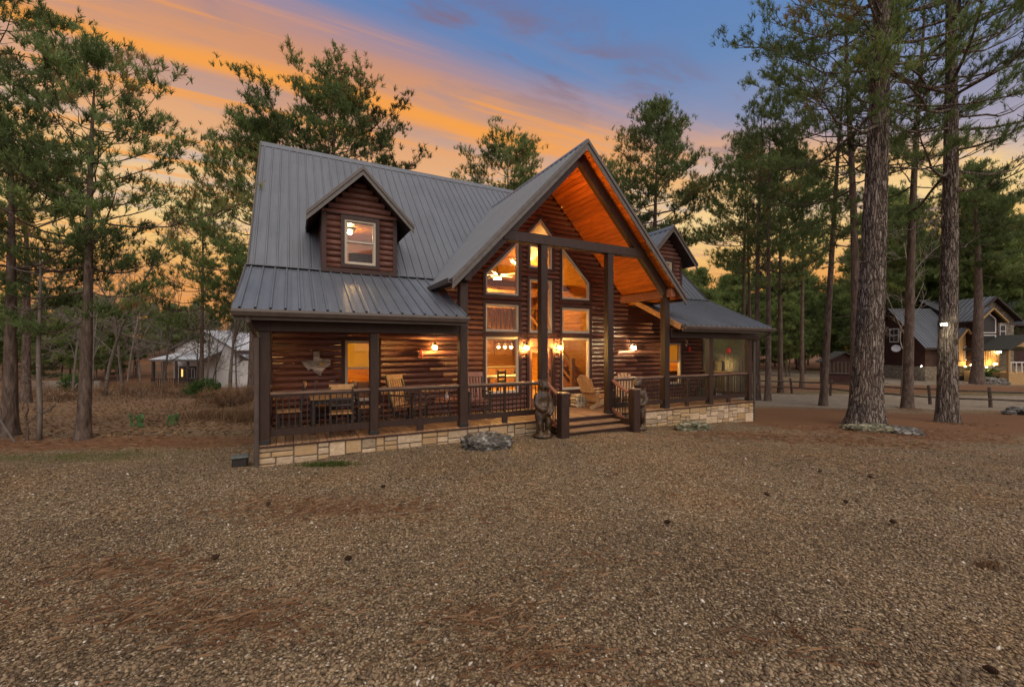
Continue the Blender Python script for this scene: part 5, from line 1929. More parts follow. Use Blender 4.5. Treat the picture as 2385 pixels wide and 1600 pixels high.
pine(1515, 30, 'broad pine crown rising right of the entry gable', seed=24, h=19.6, cb=8.0, rmax=4.2, dia=.5, lean=(.6, 0), step=.6, per=5, sub=9, tuft=.28, nn=12, wid=.018, top_round=.5)
pine(1400, 36, 'lower pine crown just behind the entry gable peak', seed=25, h=17.5, cb=10, rmax=4.2, dia=.4, step=.6, per=5, sub=8, tuft=.32, nn=12, wid=.02)
pine(700, 34, 'distant pine top between the two crowns behind the left half of the roof', seed=26, h=16.5, cb=9, rmax=4.0, dia=.4, step=.6, per=5, sub=8, tuft=.32, nn=12, wid=.02)
# right-hand grove
pine(2015, 13.6, 'thickest furrowed pine trunk standing at the right of the yard', seed=41, h=23, cb=8.2, rmax=6.2, dia=.78, lean=(.95, 0), step=.85, per=3, sub=11, tuft=.20, nn=14, wid=.010, big=True, bark='bark_big', bare=.02, clump=8)
pine(2206, 15.3, 'second thick pine trunk carrying a small bright lamp', seed=42, h=23, cb=7.0, rmax=6.0, dia=.575, lean=(.10, 0), step=.7, per=3, sub=10, tuft=.19, nn=13, wid=.010, big=True, bark='bark_big', bare=.3, flare=.10, clump=4)
pine(2113, 20, 'slender pine between the two thick trunks', seed=43, h=21, cb=8.0, rmax=4.2, dia=.42, lean=(.75, 0), step=.9, per=3, sub=8, tuft=.22, nn=12, wid=.013, bare=.1)
pine(1990, 18, 'slim pine mostly hidden behind the thickest trunk', seed=44, h=20, cb=7.5, rmax=4.2, dia=.38, lean=(-.1, 0), step=.8, per=3, sub=9, tuft=.22, nn=12, wid=.013)
pine(1917, 20.5, 'leaning pine trunk left of the thickest trunk', seed=45, h=18, cb=6.0, rmax=4.0, dia=.34, lean=(1.1, 0), step=.85, per=3, sub=8, tuft=.22, nn=12, wid=.013, clump=4)
pine(1764, 23.5, 'pine trunk just right of the porch end', seed=46, h=16.4, cb=6.0, rmax=3.4, dia=.32, lean=(.1, 0), step=.85, per=3, sub=8, tuft=.24, nn=12, wid=.015, clump=3)
pine(1788, 23.0, 'slightly bowed pine trunk, second from the porch end', seed=47, h=15.6, cb=6.2, rmax=3.2, dia=.32, lean=(.2, 0), step=.85, per=3, sub=8, tuft=.24, nn=12, wid=.015, clump=3)
pine(1818, 29, 'reddish pine trunk, third from the porch end', seed=48, h=16, cb=8, rmax=3.2, dia=.36, step=.6, per=4, sub=8, tuft=.28, nn=12, wid=.018, clump=3)
pine(1732, 28, 'thin pine trunk rising behind the right porch roof', seed=49, h=16.5, cb=8, rmax=3.2, dia=.28, lean=(.1, 0), step=.55, per=4, sub=8, tuft=.28, nn=12, wid=.018, clump=3)
pine(1746, 31, 'thin dark pine trunk close beside its twin behind the right porch roof', seed=50, h=17, cb=9, rmax=3.2, dia=.28, step=.6, per=4, sub=8, tuft=.3, nn=12, wid=.02, clump=3)
pine(1868, 34, 'pine trunk between the porch end and the thickest trunk, far back', seed=51, h=17, cb=9, rmax=3.4, dia=.34, step=.6, per=4, sub=8, tuft=.3, nn=12, wid=.02)
pine(2276, 38, 'dark pine trunk in front of the neighbouring stone-gabled house', seed=52, h=19, cb=10, rmax=4.0, dia=.85, step=.7, per=4, sub=8, tuft=.36, nn=12, wid=.024)
pine(2345, 60, 'pine behind the right end of the neighbouring house', seed=53, h=20, cb=6, rmax=4.8, dia=.5, step=.8, per=5, sub=8, tuft=.5, nn=12, wid=.04)

# the woods beyond: copies of a few forest pines, each a tree of its own
protos = []
for k in range(5):
    h = 16 + k * 1.1
    parts = pine_parts(seed=70 + k, h=h, cb=[3.5, 6.5, 5, 2.5, 8][k], rmax=[3.8, 3.6, 4.2, 3.6, 3.4][k], dia=.34, step=.75, per=5, sub=7, tuft=.46, nn=12, wid=.036, sides=7)
    protos.append(parts)
meshes_far = [(npmesh('trunk', *p[0], 'bark', smooth=True), npmesh('branches', *p[1], 'bark'), npmesh('crown', *p[2][:2], 'needles_far', tint=p[2][2])) for p in protos]


ZONES = [(160, 'left of the straight young pine trunk'), (330, 'right of the straight young pine trunk'), (470, 'above the porch of the white house'), (700, 'above the right side of the white house'),
         (1700, 'just above the right porch roof'), (1800, 'between the thin trunks at the porch end'), (1900, 'just left of the leaning trunk'), (1985, 'between the leaning trunk and the thickest trunk'),
         (2090, 'between the thickest trunk and the slender pine'), (2180, 'between the slender pine and the trunk with the lamp'), (2290, 'over the dark wing of the neighbouring house'), (9999, 'over the stone gable of the neighbouring house')]


def zone(px, D, near):
    for lim, txt in ZONES:
        if px < lim:
            return ('nearer' if D < near else 'farther') + ' forest pine ' + txt


def far_pine(px, D, k, label, group, s=1.0, rot=0.0):
    x = at_px(px, D)
    label = zone(px, D, 66 if px > 1000 else 90) if not label.startswith('yellow') else 'yellow-green pine at the hillside foot ' + zone(px, D, 90).split('pine ', 1)[1]
    t = thing('forest_pine', label, 'tree', (x, D, gzf(x, D) - .1), rot, group)
    for nm, me in zip(('trunk', 'branches', 'crown'), meshes_far[k]):
        o = link(nm, me, t)
        if nm != 'trunk':
            struct(o, 'stuff')
    t.scale = (s, s, s)


rr = random.Random(21)
for i in range(46):
    px = rr.uniform(1570, 2480)
    D = rr.uniform(46, 84) if px > 2060 else rr.uniform(66, 105)
    far_pine(px, D, rr.randrange(5), 'green forest pine in the woods behind the right-hand grove and the dark neighbouring house', 'forest pines on the right', rr.uniform(.80, 1.12), rr.uniform(0, 6.28))
for i in range(30):
    px = rr.uniform(1575, 2060)
    D = rr.uniform(48, 80)
    far_pine(px, D, rr.choice([0, 2, 3]), 'green forest pine in the woods behind the right-hand grove and the dark neighbouring house', 'forest pines on the right', rr.uniform(.45, .78), rr.uniform(0, 6.28))
for i in range(64):
    px = rr.uniform(-60, 640)
    D = rr.uniform(64, 135)
    far_pine(px, D, rr.choice([0, 2, 3]), 'olive-green pine on the hillside behind the white house', 'hillside pines on the left', rr.uniform(.35, .62), rr.uniform(0, 6.28))

for i in range(14):
    px = rr.uniform(-60, 330)
    D = rr.uniform(45, 62)
    far_pine(px, D, rr.choice([0, 2, 3]), 'yellow-green pine standing at the foot of the left hillside', 'pines at the foot of the left hillside', rr.uniform(.45, .72), rr.uniform(0, 6.28))


def bare_parts(seed, h, dia, depth=4):
    rng = np.random.default_rng(seed)
    paths, rads = [], []
    def grow(p, d, l, r, lev):
        s = np.linspace(0, 1, 5)
        bend = rng.normal(0, .12, 3) + np.array([0, 0, .06])
        P = p + d * l * s[:, None] + bend * l * (s[:, None] ** 2)
        paths.append(P)
        rads.append(r * (1 - .55 * s))
        if lev >= depth:
            return
        n = [7, 4, 4, 3][min(lev, 3)]
        for k in range(n):
            q = rng.uniform(.32 if lev == 0 else .25, 1.0)
            c0 = np.array([np.interp(q, s, P[:, i]) for i in range(3)])
            td = unit(P[-1] - P[0])
            nd = unit(td * rng.uniform(.5, 1.0) + rng.normal(0, .55, 3) + np.array([0, 0, .22]))
            grow(c0, nd, l * rng.uniform(.38, .6), r * .42 * (1.25 - q * .5), lev + 1)
    grow(np.array([0, 0, -.1]), unit(np.array([rng.normal(0, .04), rng.normal(0, .04), 1])), h * .72, dia / 2, 0)
    tr = tubes_np(paths[:1], rads[:1], 7)
    br = tubes_np(paths[1:], [np.maximum(r, .010) for r in rads[1:]], 3)
    return tr, br


bare = []
for k in range(4):
    tr, br = bare_parts(90 + k, 9 + k, .2)
    bare.append((npmesh('trunk', *tr, 'bark_grey', smooth=True), npmesh('branches', *br, 'bark_grey')))


def bare_tree(px, D, k, label, group, s=1.0, rot=0.0):
    x = at_px(px, D)
    t = thing('bare_tree', label, 'tree', (x, D, gzf(x, D) - .05), rot, group)
    link('trunk', bare[k][0], t)
    struct(link('branches', bare[k][1], t), 'stuff')
    t.scale = (s, s, s)


for i in range(32):
    px = rr.uniform(-20, 590)
    D = rr.uniform(26, 62)
    bare_tree(px, D, rr.randrange(4), ('nearer' if D < 42 else 'farther') + ' leafless grey tree ' + ('left of the straight young pine trunk' if px < 185 else 'between the straight young pine trunk and the white house' if px < 350 else 'round the white house'), 'leafless trees on the left slope', rr.uniform(.6, 1.1), rr.uniform(0, 6.28))
bare_tree(455, 31, 0, 'leafless spreading tree right in front of the white house', None, .62, 1.0)
bare_tree(492, 31.5, 2, 'second leafless tree in front of the white house gable', None, .52, 2.4)
bare_tree(382, 30, 1, 'leafless tree with a thicker stem at the white house porch corner', None, .8, 4.0)
bare_tree(2100, 28, 3, 'thin pale leafless trunk beside the slender pine', None, .95, .4)
# thin stems beside the left pines
t = thing('dead_sapling', 'thin dead sapling between the two left pine trunks', 'tree', (at_px(91, 10.1), 10.1, gzf(at_px(91, 10.1), 10.1)), 0)
MB().tube([(0, 0, -.1), (.02, 0, .8), (-.02, 0, 2.0), (.04, 0, 3.6), (.02, 0, 4.6)], [.055, .05, .042, .028, .012], 8).build('trunk', 'bark_grey', t, True)
rr = random.Random(4)
for k in range(16):
    z = rr.uniform(.6, 4.3)
    g = rr.uniform(0, 6.28)
    l = rr.uniform(.2, .9)
    MB().tube([(0, 0, z), (l * .5 * math.cos(g), l * .5 * math.sin(g), z + .12 * l), (l * math.cos(g), l * math.sin(g), z + .35 * l)], [.011, .008, .003], 4).build('branch', 'bark_grey', t)
for k in range(9):
    g = rr.uniform(0, 6.28)
    MB().tube([(.02, 0, .62), (.14 * math.cos(g) + .1, .12 * math.sin(g), .72 + rr.uniform(-.05, .05)), (.2 * math.cos(g) + .14, .18 * math.sin(g), .8 + rr.uniform(0, .1))], [.012, .009, .004], 4).build('twig', 'bark', t)
t = thing('twisted_sapling', 'short crooked leafless sapling at the left edge of the yard', 'sapling', (at_px(63, 10.0), 10.0, gzf(at_px(63, 10.0), 10.0)), 0)
MB().tube([(0, 0, -.05), (.02, 0, .3), (-.04, 0, .55), (.03, 0, .75), (-.02, 0, 1.0)], [.03, .026, .022, .016, .006], 6).build('stem', 'bark', t)
MB().tube([(.02, 0, .45), (.18, 0, .55), (.30, 0, .72)], [.02, .014, .005], 6).build('branch', 'bark', t)
MB().tube([(-.03, 0, .6), (-.12, 0, .75), (-.06, 0, .95)], [.014, .01, .004], 6).build('branch', 'bark', t)
t = thing('leaning_pole', 'thin pale metal pole leaning at the left edge', 'pole', (at_px(34, 9.9), 9.9, gzf(at_px(34, 9.9), 9.9)), 0)
MB().tube([(0, 0, 0), (-.62, 0, .95)], .018, 8).build('pole', 'rake_trim', t)


# ------------------------------------------------------------------ low plants
def leafy_mass(name, label, cat, px, D, rx, ry, rz, n, lw, ll, mat, seed, group=None, up=.6):
    rng = np.random.default_rng(seed)
    x, y = at_px(px, D), D
    d = unit(rng.normal(size=(n, 3)))
    r_ = rng.uniform(.25, 1, (n, 1)) ** .5
    C = d * r_ * np.array([rx, ry, rz]) * (1 + .25 * np.sin(d[:, :1] * 5 + seed)) + np.array([0, 0, rz * .85])
    C[:, 2] = np.maximum(C[:, 2], .03)
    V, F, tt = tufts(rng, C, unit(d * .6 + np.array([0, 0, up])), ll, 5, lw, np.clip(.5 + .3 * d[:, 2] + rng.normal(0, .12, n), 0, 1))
    t = thing(name, label, cat, (x, y, gzf(x, y)), 0, group)
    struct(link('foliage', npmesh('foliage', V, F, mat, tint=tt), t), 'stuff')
    mb = MB()
    for k in range(6):
        g = k * 1.05
        mb = MB().tube([(0, 0, -.05), (rx * .25 * math.cos(g), ry * .25 * math.sin(g), rz * .7), (rx * .6 * math.cos(g), ry * .6 * math.sin(g), rz * 1.3)], [.02, .014, .005], 4)
        mb.build('stem', 'bark_grey', t)
    return t


leafy_mass('green_shrub', 'bright green shrub in the brush below the white house', 'shrub', 475, 24, 1.0, .8, .55, 420, .03, .16, 'shrub', 1)
leafy_mass('green_shrub', 'small green shrub beside the straight young pine trunk', 'shrub', 172, 33, 1.0, .8, .75, 260, .04, .2, 'shrub', 2)
leafy_mass('green_shrub', 'dark low shrub at the foot of the neighbouring porch', 'shrub', 2312, 40, 1.1, .7, .7, 240, .05, .22, 'shrub', 3)
for k, (px, D, s) in enumerate(((535, 17, 1.0), (560, 18.5, .8), (500, 20, 1.1), (330, 26, 1.4), (250, 27, 1.3), (420, 25, 1.2), (130, 22, 1.3), (60, 24, 1.5), (555, 23, 1.3), (300, 30, 1.6), (390, 29, 1.4))):
    leafy_mass('brush_clump', 'tangled brown winter brush on the slope left of the cabin', 'brush', px, D, .9 * s, .7 * s, .30 * s, 110, .010, .24 * s, 'dry', 20 + k, 'winter brush clumps on the left slope', 1.4)


def prickly_pear(px, D, label, seed, s):
    rng = random.Random(seed)
    x = at_px(px, D)
    t = thing('prickly_pear', label, 'cactus', (x, D, gzf(x, D)), 0, 'prickly pears by the left pines')
    def pad(p, ang, tilt, r_, lev):
        o = MB().ball((0, 0, r_ * 1.1), (r_ * .72, r_ * .14, r_ * 1.15), 12, 8).build('pad', 'cactus', t, True)
        o.location = p
        o.rotation_euler = (tilt * .5, tilt, ang)
        tip = Vector(p) + Vector((math.sin(tilt) * math.cos(ang), math.sin(tilt) * math.sin(ang), math.cos(tilt))) * r_ * 2.0
        if lev < 2:
            for _ in range(2):
                pad(tip, rng.uniform(-.6, .6), rng.uniform(-.75, .75), r_ * rng.uniform(.75, .95), lev + 1)
    for k in range(4):
        pad((rng.uniform(-.22, .22) * s, rng.uniform(-.1, .1), 0), rng.uniform(-.5, .5), rng.uniform(-.5, .5), .07 * s, 0)


prickly_pear(318, 11.3, 'larger prickly pear clump on the leaf litter left of the cabin', 1, 1.0)
prickly_pear(392, 11.5, 'smaller prickly pear clump nearer the cabin', 2, .85)

# ------------------------------------------------------------------ neighbouring house on the right (front faces the camera)
def pz(py, D):
    return CAMZ + (812 - py) / 983 * D


nb = thing('neighbour_house', 'dark brown house with grey metal roofs and a stone gable on the right', 'house', (0, 0, 0), 0)
NG = -1.25


def nbx(px, D):
    return at_px(px, D)


def plain_panels(parent, p00, p10, p11, p01, n, mat='roof_metal', name='roof_panel'):
    """n ribbed sheets across a roof plane given by its lower-left, lower-right, upper-right and upper-left corners"""
    c = [np.array(v, float) for v in (p00, p10, p11, p01)]
    nn = np.cross(c[1] - c[0], c[3] - c[0])
    nn = nn / np.linalg.norm(nn)
    if nn[2] < 0:
        nn = -nn
    for i in range(n):
        a, b = i / n, (i + 1) / n
        V, F = [], []
        cols = [(a, 0), (a + (b - a) * .85, 0), (a + (b - a) * .9, .04), (b - (b - a) * .04, .04), (b, 0)]
        for q, h in cols:
            V += [c[0] + (c[1] - c[0]) * q + nn * h, c[3] + (c[2] - c[3]) * q + nn * h]
        for k in range(4):
            F.append((2 * k, 2 * k + 2, 2 * k + 3, 2 * k + 1))
        link(name, mesh(name, V, F, mat), parent)


# left wing: ridge runs left to right, gable end towards the left
x0, x1 = 42.1, 47.5
yf, yr, yb = 43.0, 46.6, 50.2
ze, zr = 2.75, 6.45
MB().add([(x0, yf, .22), (x0, yb, .22), (x0, yb, ze), (x0, yr, zr - .1), (x0, yf, ze), (x1, yf, .22), (x1, yb, .22), (x1, yb, ze), (x1, yr, zr - .1), (x1, yf, ze)],
         [(0, 1, 2, 3, 4), (9, 8, 7, 6, 5), (0, 4, 9, 5), (1, 6, 7, 2)]).build('wing_wall', 'log_far', nb)
wr = slab(nb, 'wing_roof', [[(x0 - .6, yf - .6, ze - .62), (x1, yf - .6, ze - .62), (x1, yr, zr), (x0 - .6, yr, zr)], [(x0 - .6, yb + .6, ze - .62), (x1, yb + .6, ze - .62), (x1, yr, zr), (x0 - .6, yr, zr)]], .16, 'dark_wood')
plain_panels(wr, (x0 - .6, yf - .6, ze - .60), (x1, yf - .6, ze - .60), (x1, yr, zr + .02), (x0 - .6, yr, zr + .02), 18)
MB().box((x0 - .12, yf - .12, NG - .6), (x1, yf + .2, .22)).box((x0 - .12, yf + .2, NG - .6), (x0 + .2, yb, .22)).build('stone_base', 'far_stone', nb)
wnd = MB().box((x0 - .06, 45.9, 2.75), (x0 - .01, 47.0, 4.25)).build('end_window', 'white', nb)
for k in range(2):
    for j in range(2):
        MB().box((x0 - .075, 45.98 + k * .5, 2.84 + j * .7), (x0 - .062, 46.42 + k * .5, 3.46 + j * .7)).build('pane', 'metal_black', wnd)
sd = MB().lathe([(.02, .0), (.25, .06), (.4, .16), (.41, .17), (.25, .08), (.02, .02)], 14).build('satellite_dish', 'paper_white', nb, True)
sd.location = (x0 - .6, yf + 2.6, 2.0)
sd.rotation_euler = (R(40), R(-60), 0)
MB().tube([(x0, yf + 3.0, 2.2), (x0 - .5, yf + 2.7, 1.9)], .03, 6).build('dish_arm', 'paper_white', nb)
# main block
m0, m1 = 46.6, 58.0
mf, mr, mbk = 43.6, 48.0, 53.0
me_, mz = 4.85, 7.55
MB().add([(m0, mf, .2), (m0, mbk, .2), (m0, mbk, me_), (m0, mr, mz - .1), (m0, mf, me_), (m1, mf, .2), (m1, mbk, .2), (m1, mbk, me_), (m1, mr, mz - .1), (m1, mf, me_)],
         [(0, 1, 2, 3, 4), (9, 8, 7, 6, 5), (0, 4, 9, 5), (1, 6, 7, 2)]).build('main_wall', 'log_far', nb)
mrf = slab(nb, 'main_roof', [[(m0 - .4, mf - .5, me_ - .3), (m1, mf - .5, me_ - .3), (m1, mr, mz), (m0 - .4, mr, mz)], [(m0 - .4, mbk, me_ - .3), (m1, mbk, me_ - .3), (m1, mr, mz), (m0 - .4, mr, mz)]], .16, 'dark_wood')
plain_panels(mrf, (m0 - .4, mf - .5, me_ - .28), (m1, mf - .5, me_ - .28), (m1, mr, mz + .02), (m0 - .4, mr, mz + .02), 30)


def gable_front(cx, hw, yfr, ybk, zb, zeave, zap, wall, over, rake, roofm='roof_metal', nm='gable'):
    w_ = MB().add([(cx - hw, yfr, zb), (cx + hw, yfr, zb), (cx + hw, yfr, zeave), (cx, yfr, zap), (cx - hw, yfr, zeave), (cx - hw, ybk, zb), (cx + hw, ybk, zb), (cx + hw, ybk, zeave), (cx, ybk, zap), (cx - hw, ybk, zeave)],
                  [(0, 1, 2, 3, 4), (9, 8, 7, 6, 5), (1, 6, 7, 2), (5, 0, 4, 9)]).build(nm + '_wall', wall, nb)
    sl = (zap - zeave) / hw
    o = over
    rf = slab(nb, nm + '_roof', [[(cx - hw - o, yfr - .45, zeave - sl * o + .1), (cx, yfr - .45, zap + .1), (cx, ybk + 2, zap + .1), (cx - hw - o, ybk + 2, zeave - sl * o + .1)], [(cx + hw + o, yfr - .45, zeave - sl * o + .1), (cx, yfr - .45, zap + .1), (cx, ybk + 2, zap + .1), (cx + hw + o, ybk + 2, zeave - sl * o + .1)]], .14, 'dark_wood')
    for s in (-1, 1):
        plain_panels(rf, (cx + s * (hw + o), yfr - .45, zeave - sl * o + .12), (cx + s * (hw + o), ybk + 2, zeave - sl * o + .12), (cx, ybk + 2, zap + .12), (cx, yfr - .45, zap + .12), 8, roofm)
        MB().beam((cx, yfr - .48, zap - .02), (cx + s * (hw + o), yfr - .48, zeave - sl * o - .02), .10, .22, (0, 1, 0)).build('rake_board', rake, rf)
    return w_


sg = gable_front(48.0, 2.3, 42.3, 44.0, .2, 5.05, 7.15, 'far_stone', .25, 'dark_wood', nm='stone_gable')
rr = random.Random(12)
# stones of the gable, seen singly
z = 2.6
while z < 6.9:
    hgt = rr.uniform(.16, .26)
    hw_ = 2.28 if z + hgt < 5.05 else (7.1 - z - hgt) / (7.15 - 5.05) * 2.3
    x = 48.0 - hw_
    while x < 48.0 + hw_ - .1:
        wv = min(rr.uniform(.3, .75), 48 + hw_ - x)
        if wv > .12:
            MB().box((x + .015, 42.25 - rr.uniform(0, .04), z + .012), (x + wv - .015, 42.31, z + hgt - .012), .02).build('stone', 'far_stone', sg)
        x += wv
    z += hgt
wnd = MB().box((48.75, 42.17, pz(787, 42.2)), (49.35, 42.2, pz(757, 42.2))).build('gable_window', 'white', nb)
for j in range(2):
    MB().box((48.82, 42.15, pz(785, 42.2) + j * .62), (49.28, 42.168, pz(785, 42.2) + .54 + j * .62)).build('pane', 'metal_black', wnd)
# dark bay with the tall pointed window
bc = nbx(2300, 41.2)
bay = gable_front(bc, 1.05, 41.2, 42.2, .4, 4.95, 5.95, 'log_far', .35, 'board_tan', nm='bay')
pw = [(bc - .62, pz(774, 41.1)), (bc + .62, pz(774, 41.1)), (bc + .62, pz(744, 41.1)), (bc, pz(731, 41.1)), (bc - .62, pz(744, 41.1))]
o = ring(MB(), poly_offset(pw, .09), pw, 41.08, 41.19).build('pointed_window', 'white', nb)
MB().prism(pw, 41.14, 41.16).build('pane', 'metal_black', o)
lw = rect(bc - .62, bc + .62, pz(808, 41.1), pz(782, 41.1))
o = ring(MB(), poly_offset(lw, .09), lw, 41.08, 41.19).build('lower_window', 'white', nb)
MB().prism(lw, 41.14, 41.16).build('pane', 'metal_black', o)
pnl = MB().box((bc - 1.06, 41.12, pz(852, 41.1)), (bc + 1.06, 41.19, pz(810, 41.1))).build('lit_panel', 'board_tan', nb)
for k in range(9):
    MB().box((bc - 1.03 + k * .245, 41.08, pz(851, 41.1)), (bc - .97 + k * .245, 41.118, pz(811, 41.1))).build('batten', 'board_tan', pnl)
# small lit side gable left of the bay
sc_ = nbx(2236, 42.4)
gable_front(sc_, 1.0, 42.2, 43.5, .3, 2.75, 4.0, 'board_tan', .25, 'board_tan', nm='side_gable')
o = MB().box((sc_ + .15, 42.1, .9), (sc_ + .75, 42.19, 2.3)).build('side_window', 'white', nb)
MB().box((sc_ + .22, 42.08, .98), (sc_ + .68, 42.098, 2.22)).build('pane', 'metal_black', o)
# base wall and porch
MB().box((46.4, 42.35, NG - .6), (58, 42.6, .3)).build('stone_plinth', 'far_stone', nb)
pc_ = nbx(2372, 39.5)
pr = slab(nb, 'porch_roof', [[(pc_ - 2.3, 38.3, 2.0), (pc_, 38.3, 3.35), (pc_, 42.2, 3.35), (pc_ - 2.3, 42.2, 2.0)], [(pc_ + 2.3, 38.3, 2.0), (pc_, 38.3, 3.35), (pc_, 42.2, 3.35), (pc_ + 2.3, 42.2, 2.0)]], .14, 'shingle')
MB().prism([(pc_ - 1.6, 2.25), (pc_ + 1.6, 2.25), (pc_, 3.15)], 38.45, 38.5).build('porch_gable', 'board_tan', pr)
for dxp in (-2.0, 2.0):
    MB().box((pc_ + dxp - .1, 38.5, NG - .3), (pc_ + dxp + .1, 38.7, 2.1), .01).build('porch_post', 'board_tan', nb)
MB().box((pc_ - 2.2, 38.4, NG - .4), (pc_ + 2.6, 42.2, -.15)).build('porch_floor', 'board_tan', nb)
rl = MB().box((pc_ - 1.9, 38.55, .75), (pc_ + 2.2, 38.65, .85)).build('porch_railing', 'white', nb)
for k in range(8):
    MB().box((pc_ - 1.8 + k * .5, 38.57, -.15), (pc_ - 1.74 + k * .5, 38.63, .75)).build('baluster', 'white', rl)
dr = MB().box((pc_ - .3, 42.0, -.15), (pc_ + .6, 42.2, 1.9)).build('front_door', 'white', nb)
MB().box((pc_ - .2, 41.98, .6), (pc_ + .5, 41.998, 1.75)).build('pane', 'metal_black', dr)
MB().box((pc_ - 1.6, 42.1, .3), (pc_ - .6, 42.22, 1.8)).build('porch_window', 'white', nb)


def far_lamp(x, y, z, label, mat='far_lamp', r_=.07, body=True):
    t = thing('yard_light', label, 'light', (x, y, z), 0)
    MB().lathe([(r_ * 1.3, -.10), (r_ * 1.3, -.06), (r_ * .6, -.05), (r_ * .6, -.10)], 10).build('housing', 'metal_black', t)
    MB().ball((0, 0, 0), r_).build('bulb', mat, t, True)
    return t


far_lamp(bc, 40.55, .55, 'lit floodlight at the foot of the tan panel on the neighbouring house', r_=.10)
far_lamp(sc_ + .2, 41.5, .45, 'small lit floodlight under the neighbouring side gable', r_=.09)
far_lamp(pc_ - .2, 40.8, 1.75, 'bright lamp on the neighbouring porch', 'far_white', .06)
far_lamp(nbx(2146, 42.5), 42.5, pz(853, 42.5), 'tiny white light low on the dark neighbouring wall', 'far_white', .03)
far_lamp(nbx(2243, 41.8), 41.6, pz(854, 41.6), 'tiny white light left of the dark trunk by the neighbouring house', 'far_white', .025)
far_lamp(nbx(2298, 40.7), 40.7, pz(855, 40.7), 'tiny white light under the tan panel of the neighbouring house', 'far_white', .025)
far_lamp(nbx(2286, 40.7), 40.9, pz(853, 40.9), 'tiny white light just right of the dark trunk by the neighbouring house', 'far_white', .02)
put_rock(2310, 38.6, 1.3, .7, .5, 20, 'rock', 'long boulder below the neighbouring tan panel')

# lamp strapped to the second trunk
lx, ly = at_px(2196, 14.84), 14.84
t = thing('tree_lamp', 'small bright floodlight fixed to the second thick pine trunk', 'light', (lx, ly, pz(757, 14.8)), 0)
MB().box((-.10, .0, -.02), (.10, .10, .10), .01).build('bracket', 'metal_black', t)
MB().box((-.12, -.16, .06), (.10, .0, .085), .01).build('hood', 'metal_black', t)
MB().ball((0, -.09, .01), (.06, .05, .03)).build('bulb', 'far_white', t, True)

# ------------------------------------------------------------------ shed beside the thickest trunk
t = thing('shed', 'small dark gabled shed standing left of the thickest pine trunk', 'shed', (at_px(1956, 38), 38, gzf(at_px(1956, 38), 38)), R(-25))
MB().box((-1.2, -1.4, -.2), (1.2, 1.4, .95)).build('base_wall', 'log_far', t)
MB().box((-1.2, -1.4, 1.0), (1.2, 1.4, 2.0)).build('upper_wall', 'fence_wood', t)
for k in range(9):
    MB().box((-1.17 + k * .28, -1.44, 1.0), (-1.07 + k * .28, -1.401, 2.0)).build('batten', 'log_far', t)
MB().box((-1.3, -1.55, .94), (1.3, -1.35, 1.0)).build('ledge', 'rake_trim', t)
MB().prism([(-1.5, 1.85), (0, 2.75), (1.5, 1.85), (1.5, 1.95), (0, 2.88), (-1.5, 1.95)], -1.7, 1.7).build('shed_roof', 'shingle', t)
MB().prism([(-1.2, 2.0), (1.2, 2.0), (0, 2.7)], -1.39, -1.36).build('gable_board', 'log_far', t)

# ------------------------------------------------------------------ split-rail fence
fp = [(1760, 29.5), (1843, 28.5), (1935, 26.5), (2040, 24.5), (2165, 22.6), (2306, 21.2), (2470, 20.2)]
fence = thing('rail_fence', 'low two-rail wooden fence crossing behind the pine trunks on the right', 'fence', (0, 0, 0))
tops = []
rr = random.Random(2)
for k, (px, D) in enumerate(fp):
    x, y = at_px(px, D), D
    z = gzf(x, y)
    lx_ = rr.uniform(-.06, .08)
    MB().tube([(x + lx_ * .9, y, z - .2), (x, y, z + .55), (x - lx_, y, z + 1.02)], [.075, .07, .065], 7).build('fence_post', 'fence_wood', fence)
    tops.append((x - lx_ * .5, y, z))
for k in range(len(tops) - 1):
    for hgt in (.42, .82):
        p, q = tops[k], tops[k + 1]
        mid = [(a + b) / 2 for a, b in zip(p, q)]
        MB().tube([(p[0], p[1] - .05, p[2] + hgt + rr.uniform(-.03, .03)), (mid[0], mid[1] - .05, mid[2] + hgt - .03), (q[0], q[1] - .05, q[2] + hgt + rr.uniform(-.03, .03))], [.05, .055, .045], 6).build('fence_rail', 'fence_wood', fence)

# ------------------------------------------------------------------ white house on the left slope
WD = 45.0
wx = lambda px, D=WD: at_px(px, D)
gy = gzf(wx(460), WD)
wh = thing('white_house', 'white house with pale metal roofs beyond the leafless trees on the left', 'house', (0, 0, 0))
ap, lf, rt_ = wx(478), wx(408), wx(545)
hz, ez_ = pz(774, WD), pz(812, WD)
mw = MB().add([(lf, WD, gy - .6), (rt_, WD, gy - .6), (rt_, WD, ez_), (ap, WD, hz), (lf, WD, ez_), (lf, WD + 8, gy - .6), (rt_, WD + 8, gy - .6), (rt_, WD + 8, ez_), (ap, WD + 8, hz), (lf, WD + 8, ez_)],
              [(0, 1, 2, 3, 4), (9, 8, 7, 6, 5), (1, 6, 7, 2), (5, 0, 4, 9)]).build('main_wall', 'siding_white', wh)
for k in range(26):
    z = gy - .5 + k * .2
    if z < ez_:
        MB().box((lf + .01, WD - .03, z), (rt_ - .01, WD, z + .185)).build('clapboard', 'siding_white', mw)
rf = slab(wh, 'main_roof', [[(ap, WD - .5, hz + .2), (rt_ + .6, WD - .5, ez_ - .2), (rt_ + .6, WD + 8.4, ez_ - .2), (ap, WD + 8.4, hz + .2)], [(ap, WD - .5, hz + .2), (lf - .6, WD - .5, ez_ - .2), (lf - .6, WD + 8.4, ez_ - .2), (ap, WD + 8.4, hz + .2)]], .12, 'rake_trim')
for s, e in ((1, rt_ + .6), (-1, lf - .6)):
    plain_panels(rf, (e, WD - .5, ez_ - .18), (e, WD + 8.4, ez_ - .18), (ap, WD + 8.4, hz + .22), (ap, WD - .5, hz + .22), 12, 'roof_white')
